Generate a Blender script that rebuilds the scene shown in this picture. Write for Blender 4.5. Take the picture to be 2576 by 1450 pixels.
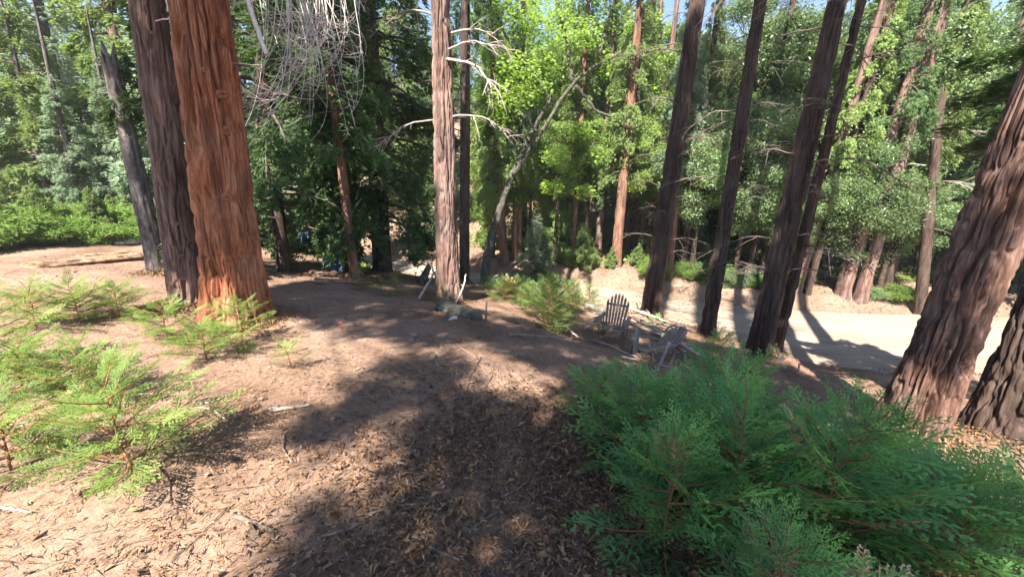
import bpy, math, random
import numpy as np
from mathutils import Vector, Matrix

# ------------------------------------------------------------------ camera, sky, sun, exposure
for o in list(bpy.data.objects):
    bpy.data.objects.remove(o, do_unlink=True)
SC = bpy.context.scene
COL = SC.collection
PITCH, ROLL, FPX, CW, CH = math.radians(13.5), math.radians(1.5), 985.0, 2576.0, 1450.0
CAM = np.array([0.0, 0.0, 1.6])
_f = np.array([0, math.cos(PITCH), -math.sin(PITCH)])
_u0 = np.array([0, math.sin(PITCH), math.cos(PITCH)])
_r0 = np.array([1.0, 0, 0])
_r = _r0 * math.cos(ROLL) + _u0 * math.sin(ROLL)
_u = _u0 * math.cos(ROLL) - _r0 * math.sin(ROLL)
cam_data = bpy.data.cameras.new('camera')
cam = bpy.data.objects.new('camera', cam_data)
COL.objects.link(cam)
cam.matrix_world = Matrix(((_r[0], _u[0], -_f[0], CAM[0]), (_r[1], _u[1], -_f[1], CAM[1]),
                           (_r[2], _u[2], -_f[2], CAM[2]), (0, 0, 0, 1)))
cam_data.sensor_width = 36.0
cam_data.lens = FPX / CW * 36.0
cam_data.clip_start = 0.05
cam_data.clip_end = 2000
SC.camera = cam

SUN_EL, SUN_X, SUN_Y = math.radians(50), -0.40, -0.92      # where the sun stands: high, behind the camera
_n = math.hypot(SUN_X, SUN_Y)
SUN = np.array([SUN_X / _n * math.cos(SUN_EL), SUN_Y / _n * math.cos(SUN_EL), math.sin(SUN_EL)])
sl = bpy.data.lights.new('sun', 'SUN')
sl.energy = 5.0
sl.angle = math.radians(0.53)
sl.color = (1.0, 0.94, 0.85)
so = bpy.data.objects.new('sun', sl)
COL.objects.link(so)
so.rotation_euler = Vector(-SUN).to_track_quat('-Z', 'Y').to_euler()
so.location = (3, -10, 40)
W = bpy.data.worlds.new('World')
SC.world = W
W.use_nodes = True
wn = W.node_tree.nodes
sky = wn.new('ShaderNodeTexSky')
sky.sky_type = 'NISHITA'
sky.sun_disc = False
sky.sun_elevation = SUN_EL
sky.sun_rotation = math.atan2(SUN[0], SUN[1])
sky.air_density = 1.0
sky.dust_density = 0.25
sky.ozone_density = 2.0
sky.altitude = 1600
wn['Background'].inputs['Strength'].default_value = 0.075
W.node_tree.links.new(sky.outputs['Color'], wn['Background'].inputs['Color'])
SC.view_settings.view_transform = 'Standard'
SC.view_settings.look = 'None'
SC.view_settings.gamma = 1.0
SC.view_settings.use_curve_mapping = False
SC.view_settings.exposure = 2.15
SC.render.engine = 'CYCLES'
SC.cycles.max_bounces = 5
SC.cycles.diffuse_bounces = 4
SC.cycles.use_adaptive_sampling = True
SC.cycles.adaptive_threshold = 0.02
SC.cycles.glossy_bounces = 2
SC.cycles.transmission_bounces = 3
SC.cycles.transparent_max_bounces = 4
SC.cycles.caustics_reflective = False
SC.cycles.caustics_refractive = False

RNG = np.random.default_rng(7)
random.seed(7)

# ------------------------------------------------------------------ measuring helpers (photo of 2576 x 1450)
def ray(u, v):
    return _f + _r * ((u - CW / 2) / FPX) + _u * ((CH / 2 - v) / FPX)
def at_depth(u, v, t):
    return CAM + ray(u, v) * t
def on_z(u, v, z):
    d = ray(u, v)
    return CAM + d * ((z - CAM[2]) / d[2])
def project(p):
    q = np.asarray(p) - CAM
    d = q @ _f
    return CW / 2 + FPX * (q @ _r) / d, CH / 2 - FPX * (q @ _u) / d, d

# ------------------------------------------------------------------ noise
def _hash(ix, iy, iz, seed):
    h = (ix.astype(np.int64) * 374761393 + iy.astype(np.int64) * 668265263 + iz.astype(np.int64) * 1274126177 + seed * 974634721) & 0xFFFFFFFF
    h = ((h ^ (h >> 13)) * 1274126177) & 0xFFFFFFFF
    h = h ^ (h >> 16)
    return (h & 0xFFFF) / 65535.0
def vnoise(x, y, z=None, seed=0):
    x = np.asarray(x, float); y = np.asarray(y, float)
    z = np.zeros_like(x) if z is None else np.asarray(z, float)
    ix, iy, iz = np.floor(x), np.floor(y), np.floor(z)
    fx, fy, fz = x - ix, y - iy, z - iz
    fx, fy, fz = [t * t * (3 - 2 * t) for t in (fx, fy, fz)]
    r = 0
    for a in (0, 1):
        for b in (0, 1):
            for c in (0, 1):
                r = r + _hash(ix + a, iy + b, iz + c, seed) * (fx if a else 1 - fx) * (fy if b else 1 - fy) * (fz if c else 1 - fz)
    return r
def fbm(x, y, z=None, seed=0, oct=3):
    r, a, t = 0, 1.0, 0
    for i in range(oct):
        k = 2.03 ** i
        r = r + a * vnoise(np.asarray(x) * k, np.asarray(y) * k, None if z is None else np.asarray(z) * k, seed + i)
        t += a; a *= 0.5
    return r / t

# ------------------------------------------------------------------ terrain
CTRL_PX = [(1288, 1450, 0), (700, 1450, .02), (100, 1440, .05), (1900, 1450, -.15), (2500, 1450, -.35), (300, 1150, .02),
           (600, 850, -.05), (60, 950, .05), (400, 700, -.02), (200, 655, .03), (30, 640, .08), (900, 950, -.02), (1000, 830, -.12),
           (900, 740, -.2), (1288, 1100, -.06), (1300, 900, -.16), (1300, 838, -.3), (1560, 915, -.55), (1500, 1000, -.33),
           (1700, 1000, -.75), (1545, 872, -1.25), (1690, 908, -1.25), (1640, 800, -1.65), (1775, 852, -1.7), (1920, 900, -1.65),
           (2280, 1090, -.95), (2500, 1085, -1.0), (1950, 1000, -1.2), (1135, 757, -.55), (1380, 765, -1.0), (1290, 790, -.7),
           (860, 700, -.35), (980, 682, -.7), (780, 655, -.5)]
ROAD_NEAR_PX = [(2900, 955), (2480, 945), (2200, 938), (1990, 905), (1840, 850), (1700, 806), (1500, 765), (1250, 722), (1060, 700), (960, 672), (900, 652)]
ROAD_FAR_PX = [(2900, 815), (2480, 792), (2200, 788), (1990, 778), (1840, 768), (1700, 750), (1500, 718), (1250, 692), (1060, 662), (980, 645), (930, 632)]
RZ = -1.95
road_near = np.array([on_z(u, v, RZ)[:2] for u, v in ROAD_NEAR_PX])
road_far = np.array([on_z(u, v, RZ)[:2] for u, v in ROAD_FAR_PX])
ctrl = [on_z(*c) for c in CTRL_PX] + [np.array([p[0], p[1], RZ]) for p in road_near] + [np.array([p[0], p[1], RZ]) for p in road_far]
ctrl += [np.array(p, float) for p in [(-45, 40, 3.5), (-12, 16, .1), (0, 60, 12), (48, 55, 12), (-34, 60, 12), (0, 38, 2.6), (25, 38, 2.6), (-22, 38, 3.2), (4, 26, -.9), (70, 15, -1.5), (30, 22, -1.4), (-45, 0, .6), (0, -18, .6),
                                      (18, -10, -.6), (-18, -10, .4), (-8, 6, .08), (10, 22, -1.5), (-3, 28, -.6), (14, 3, -1.6), (3, 0.2, -.35), (-140, 140, 20), (140, 140, 20), (0, 140, 22), (140, -60, 0), (-140, -60, 1)]]
ctrl = np.array(ctrl)
def _tps(pts, val, reg=0.02):
    n = len(pts)
    d = np.linalg.norm(pts[:, None] - pts[None], axis=2)
    K = np.where(d > 0, d * d * np.log(d + 1e-9), 0)
    K += np.eye(n) * reg
    P = np.hstack([np.ones((n, 1)), pts])
    A = np.vstack([np.hstack([K, P]), np.hstack([P.T, np.zeros((3, 3))])])
    w = np.linalg.solve(A, np.concatenate([val, np.zeros(3)]))
    return w
_w = _tps(ctrl[:, :2], ctrl[:, 2], 0.05)
def h_base(x, y):
    x = np.atleast_1d(np.asarray(x, float)); y = np.atleast_1d(np.asarray(y, float))
    sh = x.shape
    q = np.stack([x.ravel(), y.ravel()], 1)
    out = np.empty(len(q))
    for i in range(0, len(q), 20000):
        s = q[i:i + 20000]
        d2 = ((s[:, None] - ctrl[None, :, :2]) ** 2).sum(2)
        K = np.where(d2 > 1e-12, 0.5 * d2 * np.log(d2 + 1e-12), 0)
        out[i:i + 20000] = K @ _w[:-3] + _w[-3] + s @ _w[-2:]
    return out.reshape(sh)
def poly_dist(x, y, poly):
    """signed distance to a polyline that runs from right to left; positive = beyond it (far side)"""
    x = np.asarray(x, float); y = np.asarray(y, float)
    best = np.full(x.shape, 1e9); sgn = np.ones(x.shape)
    for a, b in zip(poly[:-1], poly[1:]):
        e = b - a
        t = np.clip(((x - a[0]) * e[0] + (y - a[1]) * e[1]) / (e @ e), 0, 1)
        dx, dy = x - a[0] - t * e[0], y - a[1] - t * e[1]
        d = np.hypot(dx, dy)
        c = e[0] * dy - e[1] * dx
        m = d < best
        best = np.where(m, d, best); sgn = np.where(m, np.where(c < 0, 1.0, -1.0), sgn)
    return best * sgn
def sstep(a, b, t):
    t = np.clip((t - a) / (b - a), 0, 1)
    return t * t * (3 - 2 * t)
def h(x, y, rough=True):
    x = np.atleast_1d(np.asarray(x, float)); y = np.atleast_1d(np.asarray(y, float))
    z = h_base(x, y)
    df = poly_dist(x, y, road_far); dn = poly_dist(x, y, road_near)
    near = np.exp(-(np.maximum(df, 0) / 18) ** 2)
    bank = 0.42 + 0.25 * (fbm(x * .45, y * .45, seed=31) - .5)
    z = z + sstep(0.0, 1.1, df) * bank * near + sstep(-.05, .4, df) * .05
    inroad = sstep(0.0, .5, dn) * sstep(0.0, .35, -df)
    n = (fbm(x * .9, y * .9, seed=3) - .5) * .16 + (fbm(x * 4, y * 4, seed=5) - .5) * .05
    if rough:
        n = n + (fbm(x * 14, y * 14, seed=9) - .5) * .022
    onbank = sstep(.0, .5, df) * np.exp(-(np.maximum(df - 1, 0) / 3) ** 2)
    z = z + n * (1 - .9 * inroad) - .05 * inroad + onbank * ((fbm(x * 2.2, y * 2.2, seed=41) - .5) * .22 + (fbm(x * 9, y * 9, seed=42) - .5) * .08)
    return z
def hz(x, y):
    return float(h(x, y)[0])
def on_ground(u, v, lift=0.0):
    d = ray(u, v)
    ts = np.concatenate([np.linspace(0.8, 12, 400), np.linspace(12.05, 70, 600)])
    P = CAM + ts[:, None] * d
    g = h(P[:, 0], P[:, 1])
    below = np.nonzero(P[:, 2] <= g)[0]
    i = below[0] if len(below) else 350
    p = P[i].copy()
    if i > 0 and len(below):
        a, b = P[i - 1], P[i]
        da, db = a[2] - g[i - 1], b[2] - g[i]
        k = da / max(da - db, 1e-9)
        p = a + (b - a) * k
    p[2] = hz(p[0], p[1]) + lift
    return p

# ------------------------------------------------------------------ mesh helpers
class MB:
    """collects vertices and faces (numpy) with a material slot and a per-vertex tint"""
    def __init__(self):
        self.v, self.t, self.q4, self.q3, self.m4, self.m3, self.n = [], [], [], [], [], [], 0
    def add(self, verts, quads=None, tris=None, mat=0, tint=0.5):
        verts = np.asarray(verts, float).reshape(-1, 3)
        k = len(verts)
        self.v.append(verts)
        self.t.append(np.broadcast_to(np.asarray(tint, float), (k,)) if np.ndim(tint) <= 1 else np.asarray(tint).ravel())
        if quads is not None and len(quads):
            q = np.asarray(quads, np.int64).reshape(-1, 4) + self.n
            self.q4.append(q); self.m4.append(np.full(len(q), mat))
        if tris is not None and len(tris):
            q = np.asarray(tris, np.int64).reshape(-1, 3) + self.n
            self.q3.append(q); self.m3.append(np.full(len(q), mat))
        self.n += k
        return self
    def tube(self, pts, rad, sides=6, mat=0, tint=0.5, caps=True):
        pts = np.asarray(pts, float); n = len(pts)
        rad = np.broadcast_to(np.asarray(rad, float), (n,))
        tang = np.gradient(pts, axis=0)
        tang /= np.linalg.norm(tang, axis=1)[:, None] + 1e-9
        ref = np.array([0.0, 0, 1]) if abs(tang[0][2]) < .9 else np.array([1.0, 0, 0])
        A = np.cross(tang, ref); A /= np.linalg.norm(A, axis=1)[:, None] + 1e-9
        B = np.cross(tang, A)
        a = np.arange(sides) / sides * 2 * math.pi
        ring = pts[:, None] + rad[:, None, None] * (A[:, None] * np.cos(a)[None, :, None] + B[:, None] * np.sin(a)[None, :, None])
        i = np.arange(n - 1)[:, None] * sides; j = np.arange(sides)[None]
        k = (j + 1) % sides
        q = np.stack([i + j, i + k, i + sides + k, i + sides + j], 2).reshape(-1, 4)
        verts = ring.reshape(-1, 3)
        tr = None
        if caps:
            verts = np.vstack([verts, pts[0], pts[-1]])
            c0, c1 = n * sides, n * sides + 1
            j = np.arange(sides); k = (j + 1) % sides
            tr = np.vstack([np.stack([np.full(sides, c0), k, j], 1), np.stack([np.full(sides, c1), (n - 1) * sides + j, (n - 1) * sides + k], 1)])
        return self.add(verts, q, tr, mat, tint)
    def box(self, c, s, R=None, mat=0, tint=0.5):
        c = np.asarray(c, float); s = np.asarray(s, float) / 2
        v = np.array([[x, y, z] for x in (-1, 1) for y in (-1, 1) for z in (-1, 1)], float) * s
        if R is not None:
            v = v @ np.asarray(R).T
        q = [(0, 1, 3, 2), (4, 6, 7, 5), (0, 4, 5, 1), (2, 3, 7, 6), (0, 2, 6, 4), (1, 5, 7, 3)]
        return self.add(v + c, q, None, mat, tint)
    def leaves(self, P, D, N, L, Wd, mat=0, tint=0.5, fold=0.15, wide=0.5):
        """one diamond leaf per row: base, two side points, tip"""
        P = np.asarray(P); D = D / (np.linalg.norm(D, axis=1)[:, None] + 1e-9)
        S = np.cross(D, N); S /= np.linalg.norm(S, axis=1)[:, None] + 1e-9
        N2 = np.cross(S, D)
        L = np.broadcast_to(L, (len(P),))[:, None]; Wd = np.broadcast_to(Wd, (len(P),))[:, None]
        mid = P + D * L * wide + N2 * L * fold * .5
        v = np.stack([P, mid + S * Wd * .5, P + D * L - N2 * L * fold * .3, mid - S * Wd * .5], 1)
        n = len(P)
        q = np.arange(n * 4).reshape(n, 4)
        tt = np.repeat(np.broadcast_to(tint, (n,)), 4)
        return self.add(v.reshape(-1, 3), q, None, mat, tt)
    def mesh(self, name, mats, smooth=False):
        V = np.vstack(self.v)
        F4 = np.vstack(self.q4) if self.q4 else np.zeros((0, 4), np.int64)
        F3 = np.vstack(self.q3) if self.q3 else np.zeros((0, 3), np.int64)
        M = np.concatenate([np.concatenate(self.m4) if self.m4 else [], np.concatenate(self.m3) if self.m3 else []]).astype(np.int32)
        me = bpy.data.meshes.new(name)
        me.vertices.add(len(V)); me.vertices.foreach_set('co', V.astype(np.float32).ravel())
        nl = F4.size + F3.size
        me.loops.add(nl)
        me.loops.foreach_set('vertex_index', np.concatenate([F4.ravel(), F3.ravel()]).astype(np.int32))
        me.polygons.add(len(F4) + len(F3))
        ls = np.concatenate([np.arange(len(F4)) * 4, F4.size + np.arange(len(F3)) * 3]).astype(np.int32)
        me.polygons.foreach_set('loop_start', ls)
        me.polygons.foreach_set('material_index', M)
        me.polygons.foreach_set('use_smooth', np.full(len(M), smooth, bool))
        at = me.attributes.new('tint', 'FLOAT', 'POINT')
        at.data.foreach_set('value', np.concatenate(self.t).astype(np.float32))
        for m in (mats if isinstance(mats, (list, tuple)) else [mats]):
            me.materials.append(m)
        me.update(calc_edges=True)
        return me

def link(name, me, parent=None, loc=(0, 0, 0), rot=(0, 0, 0), scale=1.0):
    o = bpy.data.objects.new(name, me)
    COL.objects.link(o)
    o.parent = parent
    o.location = loc
    o.rotation_euler = rot
    o.scale = (scale,) * 3 if np.ndim(scale) == 0 else scale
    return o
def tag(o, label=None, cat=None, group=None, kind=None):
    if label: o['label'] = label
    if cat: o['category'] = cat
    if group: o['group'] = group
    if kind: o['kind'] = kind
    return o
def root(name, loc, label, cat, group=None, rz=0.0):
    return tag(link(name, None, None, loc, (0, 0, rz)), label, cat, group)

# ------------------------------------------------------------------ materials
def new_mat(name):
    m = bpy.data.materials.new(name)
    m.use_nodes = True
    nt = m.node_tree
    return m, nt, nt.nodes['Principled BSDF'], nt.nodes['Material Output']
def N(nt, typ, **kw):
    n = nt.nodes.new(typ)
    for k, v in kw.items():
        if k.startswith('i_'):
            n.inputs[k[2:]].default_value = v
        else:
            setattr(n, k, v)
    return n
def ramp(nt, stops):
    r = nt.nodes.new('ShaderNodeValToRGB')
    e = r.color_ramp.elements
    while len(e) > 1:
        e.remove(e[-1])
    e[0].position = stops[0][0]; e[0].color = (*stops[0][1], 1)
    for p, c in stops[1:]:
        x = e.new(p); x.color = (*c, 1)
    return r
def mixc(nt, fac, a, b, mode='MIX'):
    m = nt.nodes.new('ShaderNodeMix'); m.data_type = 'RGBA'; m.blend_type = mode
    for sock, v in ((0, fac), (6, a), (7, b)):
        if hasattr(v, 'links'):
            nt.links.new(v, m.inputs[sock])
        else:
            m.inputs[sock].default_value = v if sock == 0 else (*v, 1)
    return m.outputs[2]

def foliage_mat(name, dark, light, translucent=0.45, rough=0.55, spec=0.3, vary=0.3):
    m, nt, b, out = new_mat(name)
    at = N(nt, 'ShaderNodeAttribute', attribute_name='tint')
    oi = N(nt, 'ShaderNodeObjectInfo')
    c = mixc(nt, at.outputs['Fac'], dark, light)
    hsv = N(nt, 'ShaderNodeHueSaturation')
    mr = N(nt, 'ShaderNodeMapRange'); mr.inputs[3].default_value = 1 - vary; mr.inputs[4].default_value = 1 + vary
    nt.links.new(oi.outputs['Random'], mr.inputs[0]); nt.links.new(mr.outputs[0], hsv.inputs['Value'])
    nt.links.new(c, hsv.inputs['Color'])
    nt.links.new(hsv.outputs[0], b.inputs['Base Color'])
    b.inputs['Roughness'].default_value = rough
    b.inputs['Specular IOR Level'].default_value = spec
    tr = N(nt, 'ShaderNodeBsdfTranslucent')
    tc = mixc(nt, 0.35, hsv.outputs[0], tuple(min(1, x * 1.9) for x in (light[0], light[1], light[2] * .5)))
    nt.links.new(tc, tr.inputs['Color'])
    mx = N(nt, 'ShaderNodeMixShader'); mx.inputs[0].default_value = translucent
    nt.links.new(b.outputs[0], mx.inputs[1]); nt.links.new(tr.outputs[0], mx.inputs[2])
    nt.links.new(mx.outputs[0], out.inputs['Surface'])
    return m

def bark_mat(name, cols, scale=(34, 34, 4.0), grey=(0.2, 0.17, 0.15), grey_amt=0.5, bump=0.5, speck=0.0):
    """cols: dark fibre, mid, light; stretched fibres along the trunk"""
    m, nt, b, out = new_mat(name)
    tc = N(nt, 'ShaderNodeTexCoord')
    mp = N(nt, 'ShaderNodeMapping'); mp.inputs['Scale'].default_value = scale
    nt.links.new(tc.outputs['Object'], mp.inputs[0])
    n1 = N(nt, 'ShaderNodeTexNoise', i_Scale=1.0, i_Detail=6.0, i_Roughness=0.62)
    nt.links.new(mp.outputs[0], n1.inputs['Vector'])
    r1 = ramp(nt, [(0.3, cols[0]), (0.5, cols[1]), (0.68, cols[2])])
    nt.links.new(n1.outputs[0], r1.inputs[0])
    n2 = N(nt, 'ShaderNodeTexNoise', i_Scale=1.6, i_Detail=4.0)
    nt.links.new(tc.outputs['Object'], n2.inputs['Vector'])
    r2 = ramp(nt, [(0.42, (0, 0, 0)), (0.62, (grey_amt,) * 3)])
    nt.links.new(n2.outputs[0], r2.inputs[0])
    c = mixc(nt, r2.outputs[0], r1.outputs[0], grey)
    mp3 = N(nt, 'ShaderNodeMapping'); mp3.inputs['Scale'].default_value = (7, 7, 0.9)
    nt.links.new(tc.outputs['Object'], mp3.inputs[0])
    n6 = N(nt, 'ShaderNodeTexNoise', i_Scale=1.0, i_Detail=3.0)
    nt.links.new(mp3.outputs[0], n6.inputs['Vector'])
    r6 = ramp(nt, [(0.35, (0.55, 0.5, 0.48)), (0.5, (1, 1, 1)), (0.66, (1.35, 1.3, 1.25))])
    nt.links.new(n6.outputs[0], r6.inputs[0])
    c = mixc(nt, 1.0, c, r6.outputs[0], 'MULTIPLY')
    if speck:
        n3 = N(nt, 'ShaderNodeTexNoise', i_Scale=26.0, i_Detail=2.0)
        nt.links.new(tc.outputs['Object'], n3.inputs['Vector'])
        r3 = ramp(nt, [(0.52, (0, 0, 0)), (0.58, (speck,) * 3)])
        nt.links.new(n3.outputs[0], r3.inputs[0])
        c = mixc(nt, r3.outputs[0], c, (0.2, 0.19, 0.15))
    nt.links.new(c, b.inputs['Base Color'])
    b.inputs['Roughness'].default_value = 0.9
    b.inputs['Specular IOR Level'].default_value = 0.15
    mp2 = N(nt, 'ShaderNodeMapping'); mp2.inputs['Scale'].default_value = (scale[0] * 2.6, scale[1] * 2.6, scale[2] * 2.5)
    nt.links.new(tc.outputs['Object'], mp2.inputs[0])
    n4 = N(nt, 'ShaderNodeTexNoise', i_Scale=1.0, i_Detail=5.0, i_Roughness=0.6)
    nt.links.new(mp2.outputs[0], n4.inputs['Vector'])
    bp = N(nt, 'ShaderNodeBump', i_Strength=bump, i_Distance=0.02)
    nt.links.new(n4.outputs[0], bp.inputs['Height'])
    nt.links.new(bp.outputs[0], b.inputs['Normal'])
    return m

def plain_mat(name, a, c, scale=(10, 10, 10), rough=0.85, spec=0.2, bump=0.2, vary=0.2, detail=4.0):
    m, nt, b, out = new_mat(name)
    tc = N(nt, 'ShaderNodeTexCoord')
    mp = N(nt, 'ShaderNodeMapping'); mp.inputs['Scale'].default_value = scale
    nt.links.new(tc.outputs['Object'], mp.inputs[0])
    n1 = N(nt, 'ShaderNodeTexNoise', i_Scale=1.0, i_Detail=detail, i_Roughness=0.6)
    nt.links.new(mp.outputs[0], n1.inputs['Vector'])
    r = ramp(nt, [(0.35, a), (0.65, c)])
    nt.links.new(n1.outputs[0], r.inputs[0])
    oi = N(nt, 'ShaderNodeObjectInfo')
    hsv = N(nt, 'ShaderNodeHueSaturation')
    mr = N(nt, 'ShaderNodeMapRange'); mr.inputs[3].default_value = 1 - vary; mr.inputs[4].default_value = 1 + vary
    nt.links.new(oi.outputs['Random'], mr.inputs[0]); nt.links.new(mr.outputs[0], hsv.inputs['Value'])
    nt.links.new(r.outputs[0], hsv.inputs['Color'])
    nt.links.new(hsv.outputs[0], b.inputs['Base Color'])
    b.inputs['Roughness'].default_value = rough
    b.inputs['Specular IOR Level'].default_value = spec
    bp = N(nt, 'ShaderNodeBump', i_Strength=bump, i_Distance=0.01)
    nt.links.new(n1.outputs[0], bp.inputs['Height']); nt.links.new(bp.outputs[0], b.inputs['Normal'])
    return m
def tint_mat(name, stops, rough=0.8, spec=0.2, translucent=0.0):
    """colour picked by the tint attribute along a ramp"""
    m, nt, b, out = new_mat(name)
    at = N(nt, 'ShaderNodeAttribute', attribute_name='tint')
    r = ramp(nt, stops)
    nt.links.new(at.outputs['Fac'], r.inputs[0])
    nt.links.new(r.outputs[0], b.inputs['Base Color'])
    b.inputs['Roughness'].default_value = rough
    b.inputs['Specular IOR Level'].default_value = spec
    return m

def ground_mat():
    m, nt, b, out = new_mat('forest_soil')
    g = N(nt, 'ShaderNodeNewGeometry')
    n1 = N(nt, 'ShaderNodeTexNoise', i_Scale=0.55, i_Detail=5.0, i_Roughness=0.6)
    n2 = N(nt, 'ShaderNodeTexNoise', i_Scale=22.0, i_Detail=6.0, i_Roughness=0.7)
    n3 = N(nt, 'ShaderNodeTexVoronoi', i_Scale=55.0)
    n5 = N(nt, 'ShaderNodeTexNoise', i_Scale=140.0, i_Detail=3.0)
    for n in (n1, n2, n3, n5):
        nt.links.new(g.outputs['Position'], n.inputs['Vector'])
    r1 = ramp(nt, [(0.35, (0.135, 0.080, 0.054)), (0.5, (0.24, 0.155, 0.112)), (0.68, (0.315, 0.215, 0.158))])
    nt.links.new(n1.outputs[0], r1.inputs[0])
    r2 = ramp(nt, [(0.3, (0.45, 0.42, 0.4)), (0.55, (1, 1, 1)), (0.75, (1.35, 1.28, 1.2))])
    nt.links.new(n2.outputs[0], r2.inputs[0])
    c = mixc(nt, 0.85, r1.outputs[0], r2.outputs[0], 'MULTIPLY')
    r3 = ramp(nt, [(0.0, (1, 1, 1)), (0.18, (0, 0, 0))])
    nt.links.new(n3.outputs['Distance'], r3.inputs[0])
    r5 = ramp(nt, [(0.55, (0, 0, 0)), (0.7, (0.6, 0.6, 0.6))])
    nt.links.new(n5.outputs[0], r5.inputs[0])
    c = mixc(nt, r5.outputs[0], c, (0.34, 0.225, 0.145))
    # pale dusty soil on the far side of the road and beside it
    at = N(nt, 'ShaderNodeAttribute', attribute_name='tint')
    c = mixc(nt, at.outputs['Fac'], c, mixc(nt, 0.8, (0.205, 0.14, 0.103), r2.outputs[0], 'MULTIPLY'))
    nt.links.new(c, b.inputs['Base Color'])
    b.inputs['Roughness'].default_value = 0.95
    b.inputs['Specular IOR Level'].default_value = 0.1
    bp = N(nt, 'ShaderNodeBump', i_Strength=0.7, i_Distance=0.015)
    nt.links.new(n2.outputs[0], bp.inputs['Height'])
    bp2 = N(nt, 'ShaderNodeBump', i_Strength=0.5, i_Distance=0.006)
    nt.links.new(n5.outputs[0], bp2.inputs['Height']); nt.links.new(bp.outputs[0], bp2.inputs['Normal'])
    nt.links.new(bp2.outputs[0], b.inputs['Normal'])
    return m

def road_mat():
    m, nt, b, out = new_mat('road_dust')
    g = N(nt, 'ShaderNodeNewGeometry')
    n1 = N(nt, 'ShaderNodeTexNoise', i_Scale=0.8, i_Detail=5.0)
    n2 = N(nt, 'ShaderNodeTexNoise', i_Scale=30.0, i_Detail=5.0, i_Roughness=0.7)
    mp = N(nt, 'ShaderNodeMapping'); mp.inputs['Scale'].default_value = (0.5, 5.0, 1.0); mp.inputs['Rotation'].default_value = (0, 0, 0.1)
    n3 = N(nt, 'ShaderNodeTexNoise', i_Scale=1.0, i_Detail=3.0)
    nt.links.new(g.outputs['Position'], n1.inputs['Vector']); nt.links.new(g.outputs['Position'], n2.inputs['Vector'])
    nt.links.new(g.outputs['Position'], mp.inputs[0]); nt.links.new(mp.outputs[0], n3.inputs['Vector'])
    r1 = ramp(nt, [(0.35, (0.29, 0.222, 0.175)), (0.65, (0.36, 0.283, 0.228))])
    nt.links.new(n1.outputs[0], r1.inputs[0])
    r2 = ramp(nt, [(0.3, (0.78, 0.76, 0.74)), (0.6, (1.05, 1.05, 1.05))])
    nt.links.new(n2.outputs[0], r2.inputs[0])
    c = mixc(nt, 0.8, r1.outputs[0], r2.outputs[0], 'MULTIPLY')
    r3 = ramp(nt, [(0.35, (0.86, 0.84, 0.82)), (0.6, (1, 1, 1))])
    nt.links.new(n3.outputs[0], r3.inputs[0])
    c = mixc(nt, 0.7, c, r3.outputs[0], 'MULTIPLY')
    at = N(nt, 'ShaderNodeAttribute', attribute_name='tint')
    r4 = ramp(nt, [(0.0, (0.84, 0.8, 0.76)), (1.0, (1.06, 1.06, 1.06))])
    nt.links.new(at.outputs['Fac'], r4.inputs[0])
    c = mixc(nt, 0.9, c, r4.outputs[0], 'MULTIPLY')
    nt.links.new(c, b.inputs['Base Color'])
    b.inputs['Roughness'].default_value = 0.95
    b.inputs['Specular IOR Level'].default_value = 0.1
    bp = N(nt, 'ShaderNodeBump', i_Strength=0.6, i_Distance=0.015)
    nt.links.new(n2.outputs[0], bp.inputs['Height']); nt.links.new(bp.outputs[0], b.inputs['Normal'])
    return m

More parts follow.
